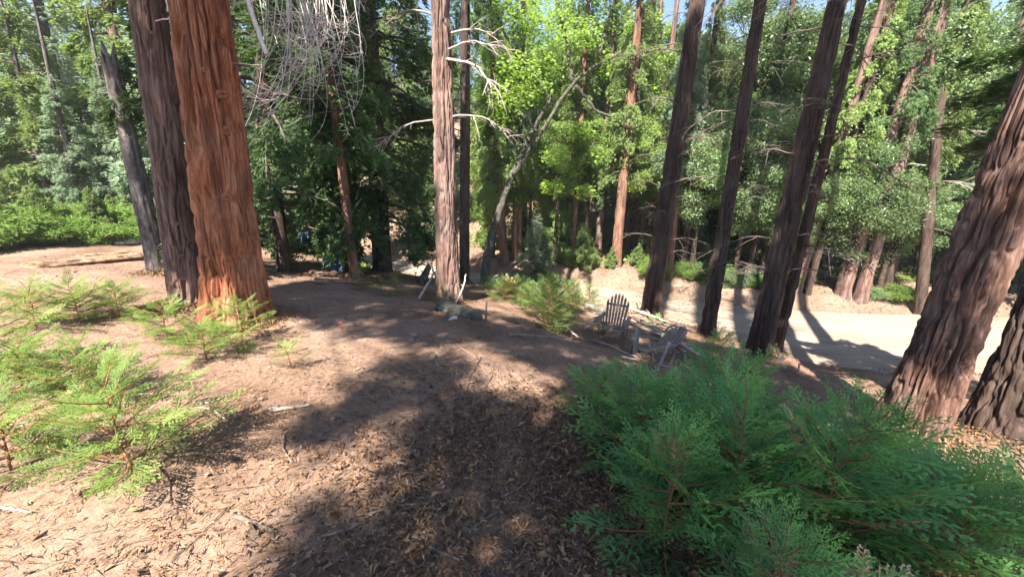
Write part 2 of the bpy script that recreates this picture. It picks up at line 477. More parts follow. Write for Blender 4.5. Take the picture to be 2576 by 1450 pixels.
MAT = dict(
    ground=ground_mat(), road=road_mat(),
    bark_red=bark_mat('cedar_bark_red', [(0.11, 0.034, 0.016), (0.255, 0.09, 0.044), (0.36, 0.16, 0.086)], grey=(0.3, 0.17, 0.11), grey_amt=0.45),
    bark_brown=bark_mat('cedar_bark_brown', [(0.06, 0.032, 0.024), (0.155, 0.093, 0.073), (0.245, 0.165, 0.135)], grey=(0.205, 0.157, 0.14), grey_amt=0.5),
    bark_dark_shaded=bark_mat('cedar_bark_dark_shaded', [(0.026, 0.016, 0.012), (0.062, 0.04, 0.031), (0.11, 0.076, 0.062)], grey=(0.085, 0.066, 0.057), grey_amt=0.5),  # dark bark, darkened further to carry the leaning cedars' shade
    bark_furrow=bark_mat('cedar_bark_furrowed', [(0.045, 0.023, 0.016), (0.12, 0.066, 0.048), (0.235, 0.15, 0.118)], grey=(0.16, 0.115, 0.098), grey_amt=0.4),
    bark_fir=bark_mat('fir_bark_grey', [(0.035, 0.03, 0.028), (0.10, 0.085, 0.08), (0.19, 0.17, 0.16)], scale=(14, 14, 7), grey=(0.16, 0.142, 0.135), grey_amt=0.5),
    bark_orange=bark_mat('young_cedar_bark', [(0.08, 0.038, 0.025), (0.18, 0.092, 0.06), (0.28, 0.155, 0.10)], grey=(0.17, 0.125, 0.105), grey_amt=0.4),
    bark_maple=bark_mat('maple_bark', [(0.02, 0.017, 0.013), (0.045, 0.04, 0.03), (0.085, 0.076, 0.06)], scale=(20, 20, 9), grey=(0.06, 0.056, 0.044), grey_amt=0.5, speck=0.6),
    dead=plain_mat('dead_wood', (0.25, 0.2, 0.165), (0.41, 0.35, 0.30), (30, 30, 4), vary=0.15),
    dead_pale=plain_mat('dead_wood_pale_lit', (0.40, 0.34, 0.30), (0.60, 0.54, 0.49), (30, 30, 4), vary=0.1),  # pale dead wood, lightened to look sunlit where the sun is blocked
    dead_dark=plain_mat('dead_twig_dark', (0.085, 0.065, 0.052), (0.17, 0.135, 0.11), (30, 30, 30), vary=0.2),
    stick=plain_mat('fallen_stick', (0.13, 0.095, 0.07), (0.25, 0.19, 0.15), (25, 25, 25), vary=0.35),
    driftwood=plain_mat('weathered_board', (0.165, 0.118, 0.09), (0.3, 0.235, 0.19), (60, 60, 5), vary=0.08),
    stone=plain_mat('stone_tan', (0.14, 0.105, 0.08), (0.27, 0.205, 0.155), (14, 14, 14), vary=0.25, bump=0.5),
    stone_pale=plain_mat('stone_pale', (0.5, 0.47, 0.44), (0.72, 0.68, 0.64), (9, 9, 9), vary=0.1, bump=0.4),
    log=bark_mat('log_bark', [(0.05, 0.046, 0.038), (0.11, 0.1, 0.082), (0.19, 0.175, 0.15)], scale=(9, 9, 9), grey=(0.12, 0.125, 0.085), grey_amt=0.5),
    log_rot=bark_mat('rotten_log', [(0.10, 0.06, 0.04), (0.25, 0.145, 0.08), (0.36, 0.24, 0.15)], scale=(2, 24, 24), grey=(0.24, 0.19, 0.15), grey_amt=0.6),
    tarp=plain_mat('blue_tarp', (0.07, 0.19, 0.38), (0.16, 0.33, 0.55), (6, 6, 6), rough=0.4, spec=0.5, bump=0.1, vary=0.05),
    flag=plain_mat('flag_pink', (0.85, 0.05, 0.06), (0.9, 0.08, 0.09), (4, 4, 4), rough=0.5, bump=0.0, vary=0.05),
    wire=plain_mat('flag_wire', (0.3, 0.3, 0.3), (0.4, 0.4, 0.4), (9, 9, 9), rough=0.4, bump=0.0, vary=0.0),
    yellow=plain_mat('tool_yellow', (0.7, 0.45, 0.03), (0.75, 0.5, 0.05), (9, 9, 9), rough=0.4, bump=0.0, vary=0.0),
    steel=plain_mat('tool_steel', (0.08, 0.08, 0.085), (0.16, 0.16, 0.165), (20, 20, 20), rough=0.45, bump=0.05, vary=0.0),
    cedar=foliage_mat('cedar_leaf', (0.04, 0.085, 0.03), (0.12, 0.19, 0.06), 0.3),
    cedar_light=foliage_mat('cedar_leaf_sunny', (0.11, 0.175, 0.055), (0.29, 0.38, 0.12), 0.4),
    fir=foliage_mat('fir_needle', (0.11, 0.175, 0.11), (0.31, 0.39, 0.27), 0.42),
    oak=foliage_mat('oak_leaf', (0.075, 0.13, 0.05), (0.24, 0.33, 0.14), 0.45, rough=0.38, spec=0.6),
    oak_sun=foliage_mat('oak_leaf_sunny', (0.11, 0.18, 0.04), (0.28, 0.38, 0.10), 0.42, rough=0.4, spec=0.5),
    maple=foliage_mat('maple_leaf', (0.14, 0.24, 0.035), (0.32, 0.46, 0.07), 0.5, rough=0.45, spec=0.4, vary=0.05),
    young=foliage_mat('sapling_leaf_shade', (0.058, 0.185, 0.085), (0.27, 0.48, 0.13), 0.45, rough=0.45, vary=0.3),  # bluer, brighter leaf tone set to offset the clump's shade
    young_mid_sun=foliage_mat('sapling_leaf_mid_sun', (0.06, 0.12, 0.035), (0.19, 0.29, 0.075), 0.42, rough=0.5, vary=0.3),  # same species, leaf colour toned down for the bush in the sun
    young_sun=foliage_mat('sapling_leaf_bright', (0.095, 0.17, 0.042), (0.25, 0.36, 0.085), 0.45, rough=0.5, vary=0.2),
    dead_leaf=tint_mat('dead_foliage', [(0, (0.22, 0.11, 0.05)), (0.5, (0.42, 0.25, 0.12)), (1, (0.6, 0.42, 0.24))]),
    twig=plain_mat('sapling_twig', (0.15, 0.07, 0.03), (0.28, 0.14, 0.06), (30, 30, 30)),
    litter=tint_mat('litter', [(0.0, (0.07, 0.042, 0.03)), (0.3, (0.19, 0.105, 0.055)), (0.6, (0.29, 0.165, 0.08)), (0.8, (0.22, 0.155, 0.105)), (1.0, (0.31, 0.235, 0.17))]),
    oak_dead=plain_mat('dead_oak_leaf', (0.17, 0.11, 0.07), (0.32, 0.23, 0.155), (20, 20, 20), vary=0.4, bump=0.3),
    chip=plain_mat('bark_chip', (0.2, 0.09, 0.05), (0.38, 0.2, 0.12), (12, 40, 12), vary=0.3),
)

# ------------------------------------------------------------------ ground and road
def build_ground():
    nu, nv = 400, 400
    ux = np.linspace(-math.asinh(160 / 2.2), math.asinh(160 / 2.2), nu)
    uy = np.linspace(math.asinh((-60 - 3.5) / 2.2), math.asinh((200 - 3.5) / 2.2), nv)
    X, Y = np.meshgrid(2.2 * np.sinh(ux), 3.5 + 2.2 * np.sinh(uy))
    Z = h(X, Y)
    df = poly_dist(X, Y, road_far); dn = poly_dist(X, Y, road_near)
    pale = np.exp(-(np.maximum(df, 0) / 1.6) ** 2) * (dn > 0) + 0
    pale = np.maximum(pale, np.exp(-(np.maximum(-dn, 0) / .35) ** 2) * .7)
    pale = np.clip(pale * (0.5 + 0.9 * fbm(X * 1.3, Y * 1.3, seed=77)), 0, 1) * .42
    i = np.arange(nv - 1)[:, None] * nu; j = np.arange(nu - 1)[None]
    q = np.stack([i + j, i + j + 1, i + nu + j + 1, i + nu + j], 2).reshape(-1, 4)
    b = MB().add(np.stack([X, Y, Z], 2).reshape(-1, 3), q, None, 0, pale.ravel())
    o = link('forest_floor', b.mesh('forest_floor', MAT['ground'], True))
    tag(o, 'brown forest soil with dry needles sloping down to the dirt road', kind='structure')
def resample(poly, n):
    d = np.concatenate([[0], np.cumsum(np.linalg.norm(np.diff(poly, axis=0), axis=1))])
    t = np.linspace(0, d[-1], n)
    # smooth curve through the points
    xs = np.interp(t, d, poly[:, 0]); ys = np.interp(t, d, poly[:, 1])
    k = np.hanning(9); k /= k.sum()
    pad = lambda a: np.convolve(np.pad(a, 4, mode='edge'), k, 'valid')
    return np.stack([pad(xs), pad(ys)], 1)
def build_road():
    n, mcross = 220, 48
    A, B = resample(road_near, n), resample(road_far, n)
    s = np.linspace(0, 1, mcross)
    e = (fbm(np.arange(n) * .35, np.zeros(n), seed=4) - .5) * .5
    X = A[:, None, 0] * (1 - s) + B[:, None, 0] * s
    Y = A[:, None, 1] * (1 - s) + B[:, None, 1] * s
    Y = Y + (e[:, None] * (1 - s))
    Z = h_base(X, Y) + .015 + (fbm(X * 1.2, Y * 1.2, seed=12) - .5) * .05 + (fbm(X * 5, Y * 5, seed=13) - .5) * .012
    Z[:, 0] -= .12; Z[:, -1] -= .12
    i = np.arange(n - 1)[:, None] * mcross; j = np.arange(mcross - 1)[None]
    q = np.stack([i + j, i + mcross + j, i + mcross + j + 1, i + j + 1], 2).reshape(-1, 4)
    ss = np.broadcast_to(s, X.shape)
    wear = np.exp(-((ss - .3 + .03 * np.sin(np.arange(n) * .2)[:, None]) / .07) ** 2) + np.exp(-((ss - .62 + .03 * np.sin(np.arange(n) * .17)[:, None]) / .07) ** 2)
    Z -= .018 * wear
    wear = np.clip(.35 + .65 * wear + (fbm(X * 2, Y * 2, seed=17) - .5) * .9, 0, 1)
    b = MB().add(np.stack([X, Y, Z], 2).reshape(-1, 3), q, None, 0, wear.ravel())
    o = link('dirt_road', b.mesh('dirt_road', MAT['road'], True))
    tag(o, 'pale dusty dirt road curving past the trees', kind='structure')
build_ground()
build_road()

# ------------------------------------------------------------------ trunks
def trunk_mesh(name, axis, H, hv, r0, r1, mat, seg=120, rows=200, flare=0.35, amp=0.03, style='cedar', seed=0, broken=False, bend=None, fhi=1.0):
    axis = np.asarray(axis, float); axis = axis / np.linalg.norm(axis)
    hs = np.concatenate([np.linspace(-0.35, hv * 1.08, rows), np.linspace(hv * 1.08, H, 14)[1:]]) if H > hv * 1.1 else np.linspace(-0.35, H, rows)
    a = np.arange(seg) / seg * 2 * math.pi
    Hh, A = np.meshgrid(hs, a, indexing='ij')
    rl = np.interp(Hh, [-0.35, 0, hv, H], [r0, r0, r1, max(r1 * .3, .03) if not broken else r1 * .95])
    lobes = 1 + .4 * np.cos(5 * A + seed) * .6 + .4 * np.cos(3 * A + seed * 2.1) * .5
    rl = rl * (1 + flare * np.exp(-np.maximum(Hh, 0) / (r0 * 1.1)) * lobes)
    rl = rl * (1 + .05 * (fbm(np.cos(A) * 1.2, np.sin(A) * 1.2, Hh * .5, seed=seed + 60) - .5) * 2)
    ca, sa = np.cos(A + .06 * Hh), np.sin(A + .06 * Hh)
    if style == 'cedar':
        k = 13.0 * fhi * r0
        wob = .5 * fbm(ca * 2, sa * 2, Hh * 1.1, seed=seed + 7)
        n1 = vnoise(ca * k + wob, sa * k + wob, Hh * 1.7, seed=seed)
        n2 = vnoise(ca * k * 2.1 + wob, sa * k * 2.1, Hh * 4.0, seed=seed + 1)
        n3 = vnoise(ca * k * 4.5, sa * k * 4.5, Hh * 11, seed=seed + 2)
        c1 = np.clip(1 - np.abs(2 * n1 - 1) / .34, 0, 1); c2 = np.clip(1 - np.abs(2 * n2 - 1) / .3, 0, 1)
        d = .5 - 1.35 * c1 ** 1.3 - .6 * c2 + (n3 - .5) * .55 + (vnoise(ca * k * .5, sa * k * .5, Hh * .8, seed=seed + 4) - .5) * .6
    else:
        k = 9.0 * r0
        n1 = vnoise(ca * k, sa * k, Hh * 3.2, seed=seed)
        n2 = vnoise(ca * k * 2.3, sa * k * 2.3, Hh * 8, seed=seed + 1)
        d = (np.abs(2 * n1 - 1) - .4) + (np.abs(2 * n2 - 1) - .45) * .8
    rr = rl + amp * d
    hh = Hh.copy()
    if broken:
        top = Hh > H * .93
        hh = np.where(top, Hh + (vnoise(ca * 3, sa * 3, seed=seed + 9) - .5) * r1 * 5 * (Hh - H * .93) / (H * .07), Hh)
    e1 = np.cross(axis, [0, 1, 0.0]); e1 /= np.linalg.norm(e1); e2 = np.cross(axis, e1)
    ctr = hh[..., None] * axis
    if bend is not None:
        s = np.clip(hh / max(hv, .1), 0, None)
        ctr = ctr + np.asarray(bend, float) * (4 * s * (1 - np.minimum(s, 1.6)))[..., None]
    V = ctr + rr[..., None] * (np.cos(A)[..., None] * e1 + np.sin(A)[..., None] * e2)
    nr = len(hs)
    i = np.arange(nr - 1)[:, None] * seg; j = np.arange(seg)[None]; kk = (j + 1) % seg
    q = np.stack([i + j, i + kk, i + seg + kk, i + seg + j], 2).reshape(-1, 4)
    V = V.reshape(-1, 3)
    V = np.vstack([V, V[-seg:].mean(0) - axis * (r1 * .6 if broken else 0)])
    c = len(V) - 1; j = np.arange(seg)
    t = np.stack([np.full(seg, c), (nr - 1) * seg + j, (nr - 1) * seg + (j + 1) % seg], 1)
    return MB().add(V, q[:, ::-1], t[:, ::-1]).mesh(name, mat, True)

def wiggle(p0, p1, n, amp, rng, sag=0.0):
    p0, p1 = np.asarray(p0, float), np.asarray(p1, float)
    t = np.linspace(0, 1, n)[:, None]
    L = np.linalg.norm(p1 - p0)
    w = rng.normal(size=(n, 3)); w = np.cumsum(w - w.mean(0), axis=0); w -= w[0] * (1 - t) + w[-1] * t
    w /= np.abs(w).max() + 1e-6
    return p0 + (p1 - p0) * t + w * amp * L - np.array([0, 0, 1.0]) * sag * L * (4 * t * (1 - t))

# dead branches: unit length along +X, drooping, with side twigs
def dead_branch_mesh(name, seed, mat, ntw=7, thick=0.016, droop=0.25, curl=0.2, deep=True):
    rng = np.random.default_rng(seed)
    n = 10
    s = np.linspace(0, 1, n)
    yy = curl * np.sin(s * rng.uniform(2, 4)) * rng.choice([-1, 1]) * .4
    zz = .08 * np.sin(s * 3) - droop * s ** 2 + np.cumsum(rng.normal(0, .012, n))
    main = np.stack([s, yy, zz], 1)
    b = MB().tube(main, thick * (1 - .8 * s), 6, tint=.5)
    for i in range(ntw):
        t = rng.uniform(.2, .95)
        p = np.array([np.interp(t, s, main[:, k]) for k in range(3)])
        L = rng.uniform(.18, .5) * (1.15 - t * .6)
        side = rng.choice([-1, 1])
        m = 7; q = np.linspace(0, 1, m)
        d = np.array([rng.uniform(.3, .9), side * rng.uniform(.3, .8), rng.uniform(-.5, .3)]); d /= np.linalg.norm(d)
        pts = p + d * (q * L)[:, None] + np.stack([.1 * q ** 2, side * .1 * q ** 2, -rng.uniform(.1, .7) * q ** 2], 1) * L
        pts += np.cumsum(rng.normal(0, .012 * L, (m, 3)), axis=0) * np.r_[0, np.ones(m - 1)][:, None]
        b.tube(pts, thick * .45 * (1 - .75 * q), 5)
        if deep:
            for k in range(rng.integers(1, 4)):
                j = rng.integers(2, m - 1)
                e = d + rng.normal(0, .6, 3); e /= np.linalg.norm(e)
                LL = L * rng.uniform(.25, .55)
                w = np.linspace(0, 1, 5)
                b.tube(pts[j] + e * (w * LL)[:, None] + np.array([0, 0, -1]) * (w ** 2 * LL * .4)[:, None], thick * .22 * (1 - .6 * w), 4, caps=False)
    return b.mesh(name, mat, True)
DEAD_PALE = [dead_branch_mesh('dead_branch_pale', 100 + i, MAT['dead'], 8, .018, .3) for i in range(5)]
DEAD_DARK = [dead_branch_mesh('dead_branch_dark', 200 + i, MAT['dead_dark'], 6, .013, .22) for i in range(6)]
STUBS = [dead_branch_mesh('branch_stub', 300 + i, MAT['dead_dark'], 1, .05, .1, deep=False) for i in range(3)]

# ------------------------------------------------------------------ crowns
def rand_unit(rng, n):
    v = rng.normal(size=(n, 3))
    return v / np.linalg.norm(v, axis=1)[:, None]
def conifer_crown(name, seed, H, R, nb, nspr, mats, droop=.35, up=.1, spray=.2, wid=.05, power=.8, lat=.38, low=1.0, hang=.35, shell=True, vary=(.78, 1.12)):
    rng = np.random.default_rng(seed)
    b = MB()
    zf = (np.arange(nb) + rng.uniform(0, 1, nb)) / nb
    zb = zf * H
    az = rng.uniform(0, 2 * math.pi, nb)
    L = R * np.clip((1 - zf) ** power, .06, 1) * rng.uniform(*vary, nb)
    L = L * np.where(zf < .1, low, 1)
    upv = up + rng.normal(0, .08, nb); dr = droop * rng.uniform(.6, 1.4, nb)
    ox, oy = np.cos(az), np.sin(az)
    for i in range(nb):
        s = np.linspace(0, .95, 5)
        b.tube(np.stack([ox[i] * L[i] * s, oy[i] * L[i] * s, zb[i] + L[i] * (upv[i] * s - dr[i] * s ** 2)], 1), .012 + .016 * L[i] * (1 - s), 4, 1, caps=False)
    p = L ** 1.5; p /= p.sum()
    bi = rng.choice(nb, nspr, p=p)
    s = 1 - .62 * rng.uniform(0, 1, nspr) ** 1.5 if shell else .1 + .9 * rng.uniform(0, 1, nspr) ** .7
    Lb = L[bi]
    lt = rng.uniform(-1, 1, nspr) * lat * Lb * (1.12 - s)
    x = ox[bi] * Lb * s - oy[bi] * lt
    y = oy[bi] * Lb * s + ox[bi] * lt
    z = zb[bi] + Lb * (upv[bi] * s - dr[bi] * s ** 2) - .35 * np.abs(lt) * rng.uniform(.3, 1.2, nspr) + (rng.normal(0, .035 * R + .02, nspr) - rng.exponential(.05 * R, nspr) if shell else rng.normal(0, .04, nspr))
    P = np.stack([x, y, z], 1)
    out = np.stack([ox[bi], oy[bi], np.zeros(nspr)], 1)
    sd = np.stack([-oy[bi], ox[bi], np.zeros(nspr)], 1) * np.sign(lt)[:, None]
    D = out * rng.uniform(.3, .9, (nspr, 1)) + sd * rng.uniform(.2, .8, (nspr, 1)) + np.array([0, 0, -1]) * rng.uniform(0, 1, (nspr, 1)) * hang * 2 + rng.normal(0, .22, (nspr, 3))
    D /= np.linalg.norm(D, axis=1)[:, None]
    Nn = np.array([0, 0, .5]) + out * .75 + rng.normal(0, .45, (nspr, 3))
    Ls = spray * rng.uniform(.6, 1.4, nspr)
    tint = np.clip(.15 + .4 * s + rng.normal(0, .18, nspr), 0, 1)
    S = np.cross(D, Nn); S /= np.linalg.norm(S, axis=1)[:, None]
    for ang, k in ((0, 1), (.6, .7), (-.6, .7)):
        DD = D * math.cos(ang) + S * math.sin(ang)
        b.leaves(P + D * (Ls * .12 * abs(ang))[:, None], DD, Nn, Ls * k, wid * k * rng.uniform(.7, 1.3, nspr), 0, np.clip(tint + rng.normal(0, .06, nspr), 0, 1))
    return b.mesh(name, mats, False)

def broad_crown(name, seed, ncl, per, rad, mats, leaf=.1, wid=.055, clr=.6, zoff=0.0, flat=1.0, trunk_top=(0, 0, 0)):
    rng = np.random.default_rng(seed)
    b = MB()
    c = rand_unit(rng, ncl) * (rng.uniform(.25, 1, ncl) ** .5)[:, None] * np.asarray(rad)
    c[:, 2] += zoff
    base = np.asarray(trunk_top, float)
    for i in range(ncl):
        b.tube(wiggle(base + [0, 0, rng.uniform(-1, 1) * rad[2] * .4], c[i], 7, .06, rng), np.linspace(.045, .008, 7), 4, 1, caps=False)
    n = ncl * per
    ci = np.repeat(np.arange(ncl), per)
    cr = clr * rng.uniform(.6, 1.3, ncl)[ci]
    off = rand_unit(rng, n) * (rng.uniform(0, 1, n) ** .45)[:, None] * cr[:, None] * np.array([1, 1, .62 * flat])
    P = c[ci] + off
    D = off / cr[:, None] * .6 + rng.normal(0, .6, (n, 3)) + np.array([0, 0, -.25])
    Nn = np.array([0, 0, .55]) + off / cr[:, None] * .7 + rng.normal(0, .5, (n, 3))
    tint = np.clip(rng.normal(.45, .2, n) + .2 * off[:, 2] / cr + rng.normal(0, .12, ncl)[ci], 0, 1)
    b.leaves(P, D, Nn, leaf * rng.uniform(.6, 1.35, n), wid * rng.uniform(.7, 1.3, n), 0, tint, wide=.45)
    return b.mesh(name, mats, False)

WOODM = MAT['dead_dark']
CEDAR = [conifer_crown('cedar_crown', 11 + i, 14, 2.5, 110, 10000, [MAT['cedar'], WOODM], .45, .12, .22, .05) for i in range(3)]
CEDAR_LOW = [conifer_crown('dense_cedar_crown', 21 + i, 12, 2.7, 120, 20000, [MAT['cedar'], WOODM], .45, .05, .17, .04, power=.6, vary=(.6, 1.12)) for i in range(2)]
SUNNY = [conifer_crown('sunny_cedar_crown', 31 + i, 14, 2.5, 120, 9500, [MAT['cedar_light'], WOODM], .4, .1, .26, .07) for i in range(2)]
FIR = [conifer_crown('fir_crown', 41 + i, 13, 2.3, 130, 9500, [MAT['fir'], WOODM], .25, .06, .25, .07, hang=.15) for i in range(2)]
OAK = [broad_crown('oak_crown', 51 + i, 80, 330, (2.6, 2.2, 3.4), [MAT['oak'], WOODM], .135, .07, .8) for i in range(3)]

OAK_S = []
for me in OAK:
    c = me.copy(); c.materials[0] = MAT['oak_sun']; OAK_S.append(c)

def low_trunk(name, seed, H, r, mat, base_h=4.0):
    return trunk_mesh(name, (0, 0, 1), H, H * .5, r, r * .75, mat, seg=20, rows=40, flare=.25, amp=.02, seed=seed)
TRUNKS = {'red': low_trunk('far_trunk_red', 1, 16, .19, MAT['bark_orange']), 'brown': low_trunk('far_trunk_brown', 2, 16, .19, MAT['bark_brown']),
          'dark': low_trunk('far_trunk_dark', 3, 16, .19, MAT['bark_dark_shaded']), 'fir': low_trunk('far_trunk_grey', 4, 16, .19, MAT['bark_fir'])}

# ------------------------------------------------------------------ the large trees near the camera
def lean_between(base, top):
    a = np.asarray(top) - np.asarray(base)
    return a / np.linalg.norm(a), float(np.linalg.norm(a))
def near_tree(name, label, cat, base_px, w0, top_px, w1, mat, H=18, seg=120, rows=200, flare=.3, amp=.03, style='cedar', seed=0, broken=False, bend=None, group=None, fhi=1.0):
    b = on_ground(*base_px)
    t = project(b)[2]
    k = t / FPX / 2 / math.sqrt(1 + ((base_px[0] - CW / 2) / FPX) ** 2)
    r0 = w0 * k; r1 = w1 * k
    hd = b[:2] - CAM[:2]; hd /= np.linalg.norm(hd)
    b[:2] += hd * r0 * .8
    b[2] = hz(b[0], b[1])
    rd = ray(*top_px)
    top = CAM + rd * ((b[:2] - CAM[:2]) @ hd) / (rd[:2] @ hd)
    ax, hv = lean_between(b, top)
    r1 = w1 * project(top)[2] / FPX / 2 / math.sqrt(1 + ((base_px[0] - CW / 2) / FPX) ** 2)
    o = root(name, b, label, cat, group)
    Ht = hv if broken else max(H, hv * 1.3)
    link('trunk', trunk_mesh(name + '_trunk', ax, Ht, hv, r0, r1, mat, seg, rows, flare, amp, style, seed, broken, bend, fhi), o)
    o_info = dict(o=o, base=b, ax=ax, hv=hv, r0=r0, r1=r1, H=Ht)
    return o_info
def add_branches(T, meshes, n, h0, h1, smin, smax, rng, az0=None, azw=math.pi, tilt=0.0, name='dead_branch'):
    for i in range(n):
        hh = rng.uniform(h0, h1)
        az = rng.uniform(0, 2 * math.pi) if az0 is None else az0 + rng.uniform(-azw, azw)
        r = np.interp(hh, [0, T['hv']], [T['r0'], T['r1']])
        p = T['ax'] * hh + np.array([math.cos(az), math.sin(az), 0]) * r * .85
        link(name, meshes[rng.integers(len(meshes))], T['o'], p, (rng.uniform(-.5, .5), tilt + rng.uniform(-.25, .25), az), rng.uniform(smin, smax))
def add_crown(T, me, z0, rz, scale):
    return link('crown', me, T['o'], T['ax'] * z0, (0, 0, rz), scale)

rr = np.random.default_rng(5)
T_red = near_tree('red_cedar', 'massive cedar with rich red fibrous bark, right of its grey-brown twin', 'tree', (606, 822), 158, (499, 0), 142, MAT['bark_red'], 19, 340, 330, .3, .042, seed=3)
T_twin = near_tree('brown_cedar', 'grey-brown cedar trunk pressed against the massive red cedar', 'tree', (478, 775), 90, (370, 0), 87, MAT['bark_brown'], 19, 240, 260, .25, .032, seed=8)
T_snag = near_tree('broken_fir', 'dark flaky-barked broken trunk leaning, snapped off at the top', 'tree', (402, 690), 58, (274, 140), 44, MAT['bark_fir'], 10, 100, 200, .22, .022, 'fir', seed=13, broken=True)
T_mid = near_tree('pink_cedar', 'sunlit pinkish-brown cedar trunk in the middle, poles leaning on its foot', 'tree', (1128, 757), 57, (1107, 0), 45, MAT['bark_brown'], 18, 200, 260, .3, .03, seed=17)
T_mid2 = near_tree('slim_dark_cedar', 'slim dark cedar just behind the pinkish trunk in the middle', 'tree', (1168, 712), 26, (1171, 0), 23, MAT['bark_dark_shaded'], 18, 100, 160, .15, .022, seed=19)
T1 = near_tree('leaning_cedar', 'dark cedar trunk right behind the upright slatted chair', 'tree', (1634, 797), 50, (1755, 0), 36, MAT['bark_dark_shaded'], 19, 190, 220, .35, .028, seed=23)
T2 = near_tree('leaning_cedar', 'thinner dark cedar with flared foot at the road edge', 'tree', (1777, 852), 39, (1913, 0), 29, MAT['bark_dark_shaded'], 18, 150, 220, .45, .025, seed=27)
T3 = near_tree('leaning_cedar', 'stout dark cedar with a thinner stem joined at its foot', 'tree', (1905, 897), 62, (2108, 0), 47, MAT['bark_dark_shaded'], 19, 200, 220, .25, .03, seed=29)
T3b = near_tree('leaning_cedar', 'thin dark cedar stem rising close behind the stout one', 'tree', (1950, 886), 30, (2168, 0), 22, MAT['bark_dark_shaded'], 17, 80, 180, .15, .02, seed=33)
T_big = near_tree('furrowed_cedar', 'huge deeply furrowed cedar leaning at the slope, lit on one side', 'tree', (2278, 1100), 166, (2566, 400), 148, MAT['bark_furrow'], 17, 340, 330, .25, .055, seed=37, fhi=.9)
T_edge = near_tree('furrowed_cedar', 'shaded furrowed cedar cut by the frame edge beside the huge one', 'tree', (2522, 1105), 215, (2810, 420), 190, MAT['bark_dark_shaded'], 17, 220, 220, .2, .04, seed=41)
T_rsnag = near_tree('broken_fir', 'dark broken trunk without top standing across the road', 'tree', (2312, 795), 36, (2367, 232), 28, MAT['bark_dark_shaded'], 9, 70, 150, .15, .015, 'fir', seed=43, broken=True)

add_branches(T_mid, DEAD_PALE, 9, 2.2, 7.5, .9, 1.9, rr, az0=-.2, azw=.7)
add_branches(T_mid, DEAD_PALE, 4, 3.0, 7.5, .8, 1.6, rr, az0=math.pi - .3, azw=.6)
add_branches(T_mid, STUBS, 8, 1, 6.5, .16, .3, rr)
add_branches(T_mid2, DEAD_DARK, 9, 2.2, 7.5, .6, 1.2, rr)
for T, n in ((T1, 16), (T2, 16), (T3, 16), (T3b, 14)):
    add_branches(T, DEAD_DARK, n + 8, 1.8, 8.0, .6, 1.7, rr)
    add_branches(T, STUBS, 6, 1.5, 7, .12, .25, rr)
add_branches(T_snag, STUBS, 14, 1.2, T_snag['hv'] * .95, .15, .35, rr)
add_branches(T_rsnag, STUBS, 8, 2, T_rsnag['hv'] * .95, .2, .5, rr)
add_branches(T_rsnag, DEAD_PALE, 3, 3, T_rsnag['hv'] * .95, .8, 1.3, rr)
add_branches(T_big, DEAD_DARK, 3, 2.5, 5.0, .5, .9, rr, az0=0, azw=1)
for T, z0, me, s in ((T_red, 10.0, CEDAR[0], (.45, .45, .45)), (T_twin, 9.0, CEDAR[1], (.5, .5, .7)), (T_mid, 10.5, CEDAR[2], (.45, .45, .6)), (T_mid2, 10.0, CEDAR[0], (.4, .4, .6)),
                     (T1, 13, CEDAR[1], (.4, .4, .45)), (T2, 12.5, CEDAR[2], (.35, .35, .4)), (T3, 12.5, CEDAR[0], (.4, .4, .45)), (T3b, 12, CEDAR[1], (.3, .3, .4))):
    add_crown(T, me, z0, rr.uniform(0, 6.28), s)
add_crown(T_edge, CEDAR_LOW[0], 3.4, 2.0, (.72, .72, .22)).location += Vector((.8, .4, .1))

# knots on the red trunk
def knot_mesh(name, seed, mat):
    rng = np.random.default_rng(seed)
    b = MB(); k = 14
    a = np.arange(k) / k * 2 * math.pi
    rows = []
    for r, x in ((1.25, -.15), (1.0, .16), (.62, .2), (.42, .02), (.15, -.12)):
        rad = r * (1 + rng.normal(0, .08, k))
        rows.append(np.stack([np.full(k, x), np.cos(a) * rad * 1.25, np.sin(a) * rad * .8], 1))
    V = np.vstack(rows); i = np.arange(4)[:, None] * k; j = np.arange(k)[None]
    q = np.stack([i + j, i + (j + 1) % k, i + k + (j + 1) % k, i + k + j], 2).reshape(-1, 4)
    return b.add(V, q).mesh(name, mat, True)
KNOT = knot_mesh('bark_knot', 5, MAT['bark_red'])
KNOT2 = knot_mesh('bark_knot', 6, MAT['bark_brown'])
def on_trunk(T, u, v):
    """point of the trunk's camera-facing surface seen at (u, v)"""
    hd = T['base'][:2] / np.linalg.norm(T['base'][:2]); rd = ray(u, v)
    p = CAM + rd * (T['base'][:2] @ hd) / (rd[:2] @ hd) - T['base']
    hh = p @ T['ax']
    r = np.interp(hh, [0, T['hv']], [T['r0'], T['r1']])
    off = p - T['ax'] * hh
    lat = off - (off @ np.array([0, 1, 0])) * np.array([0, 1, 0])
    d = np.array([CAM[0] - T['base'][0], CAM[1] - T['base'][1], 0]); d /= np.linalg.norm(d)
    side = off @ np.cross(d, [0, 0, 1]); side = np.clip(side / r, -.85, .85)
    nrm = d * math.sqrt(1 - side ** 2) + np.cross(d, [0, 0, 1]) * side
    return T['ax'] * hh + nrm * r * 1.0, math.atan2(nrm[1], nrm[0])
for u, v, s in ((560, 247, .05), (577, 336, .055), (572, 494, .045), (588, 496, .035), (608, 412, .04), (520, 190, .03), (645, 600, .035)):
    p, az = on_trunk(T_red, u, v)
    link('knot', KNOT, T_red['o'], p, (rr.uniform(-.3, .3), 0, az), s)
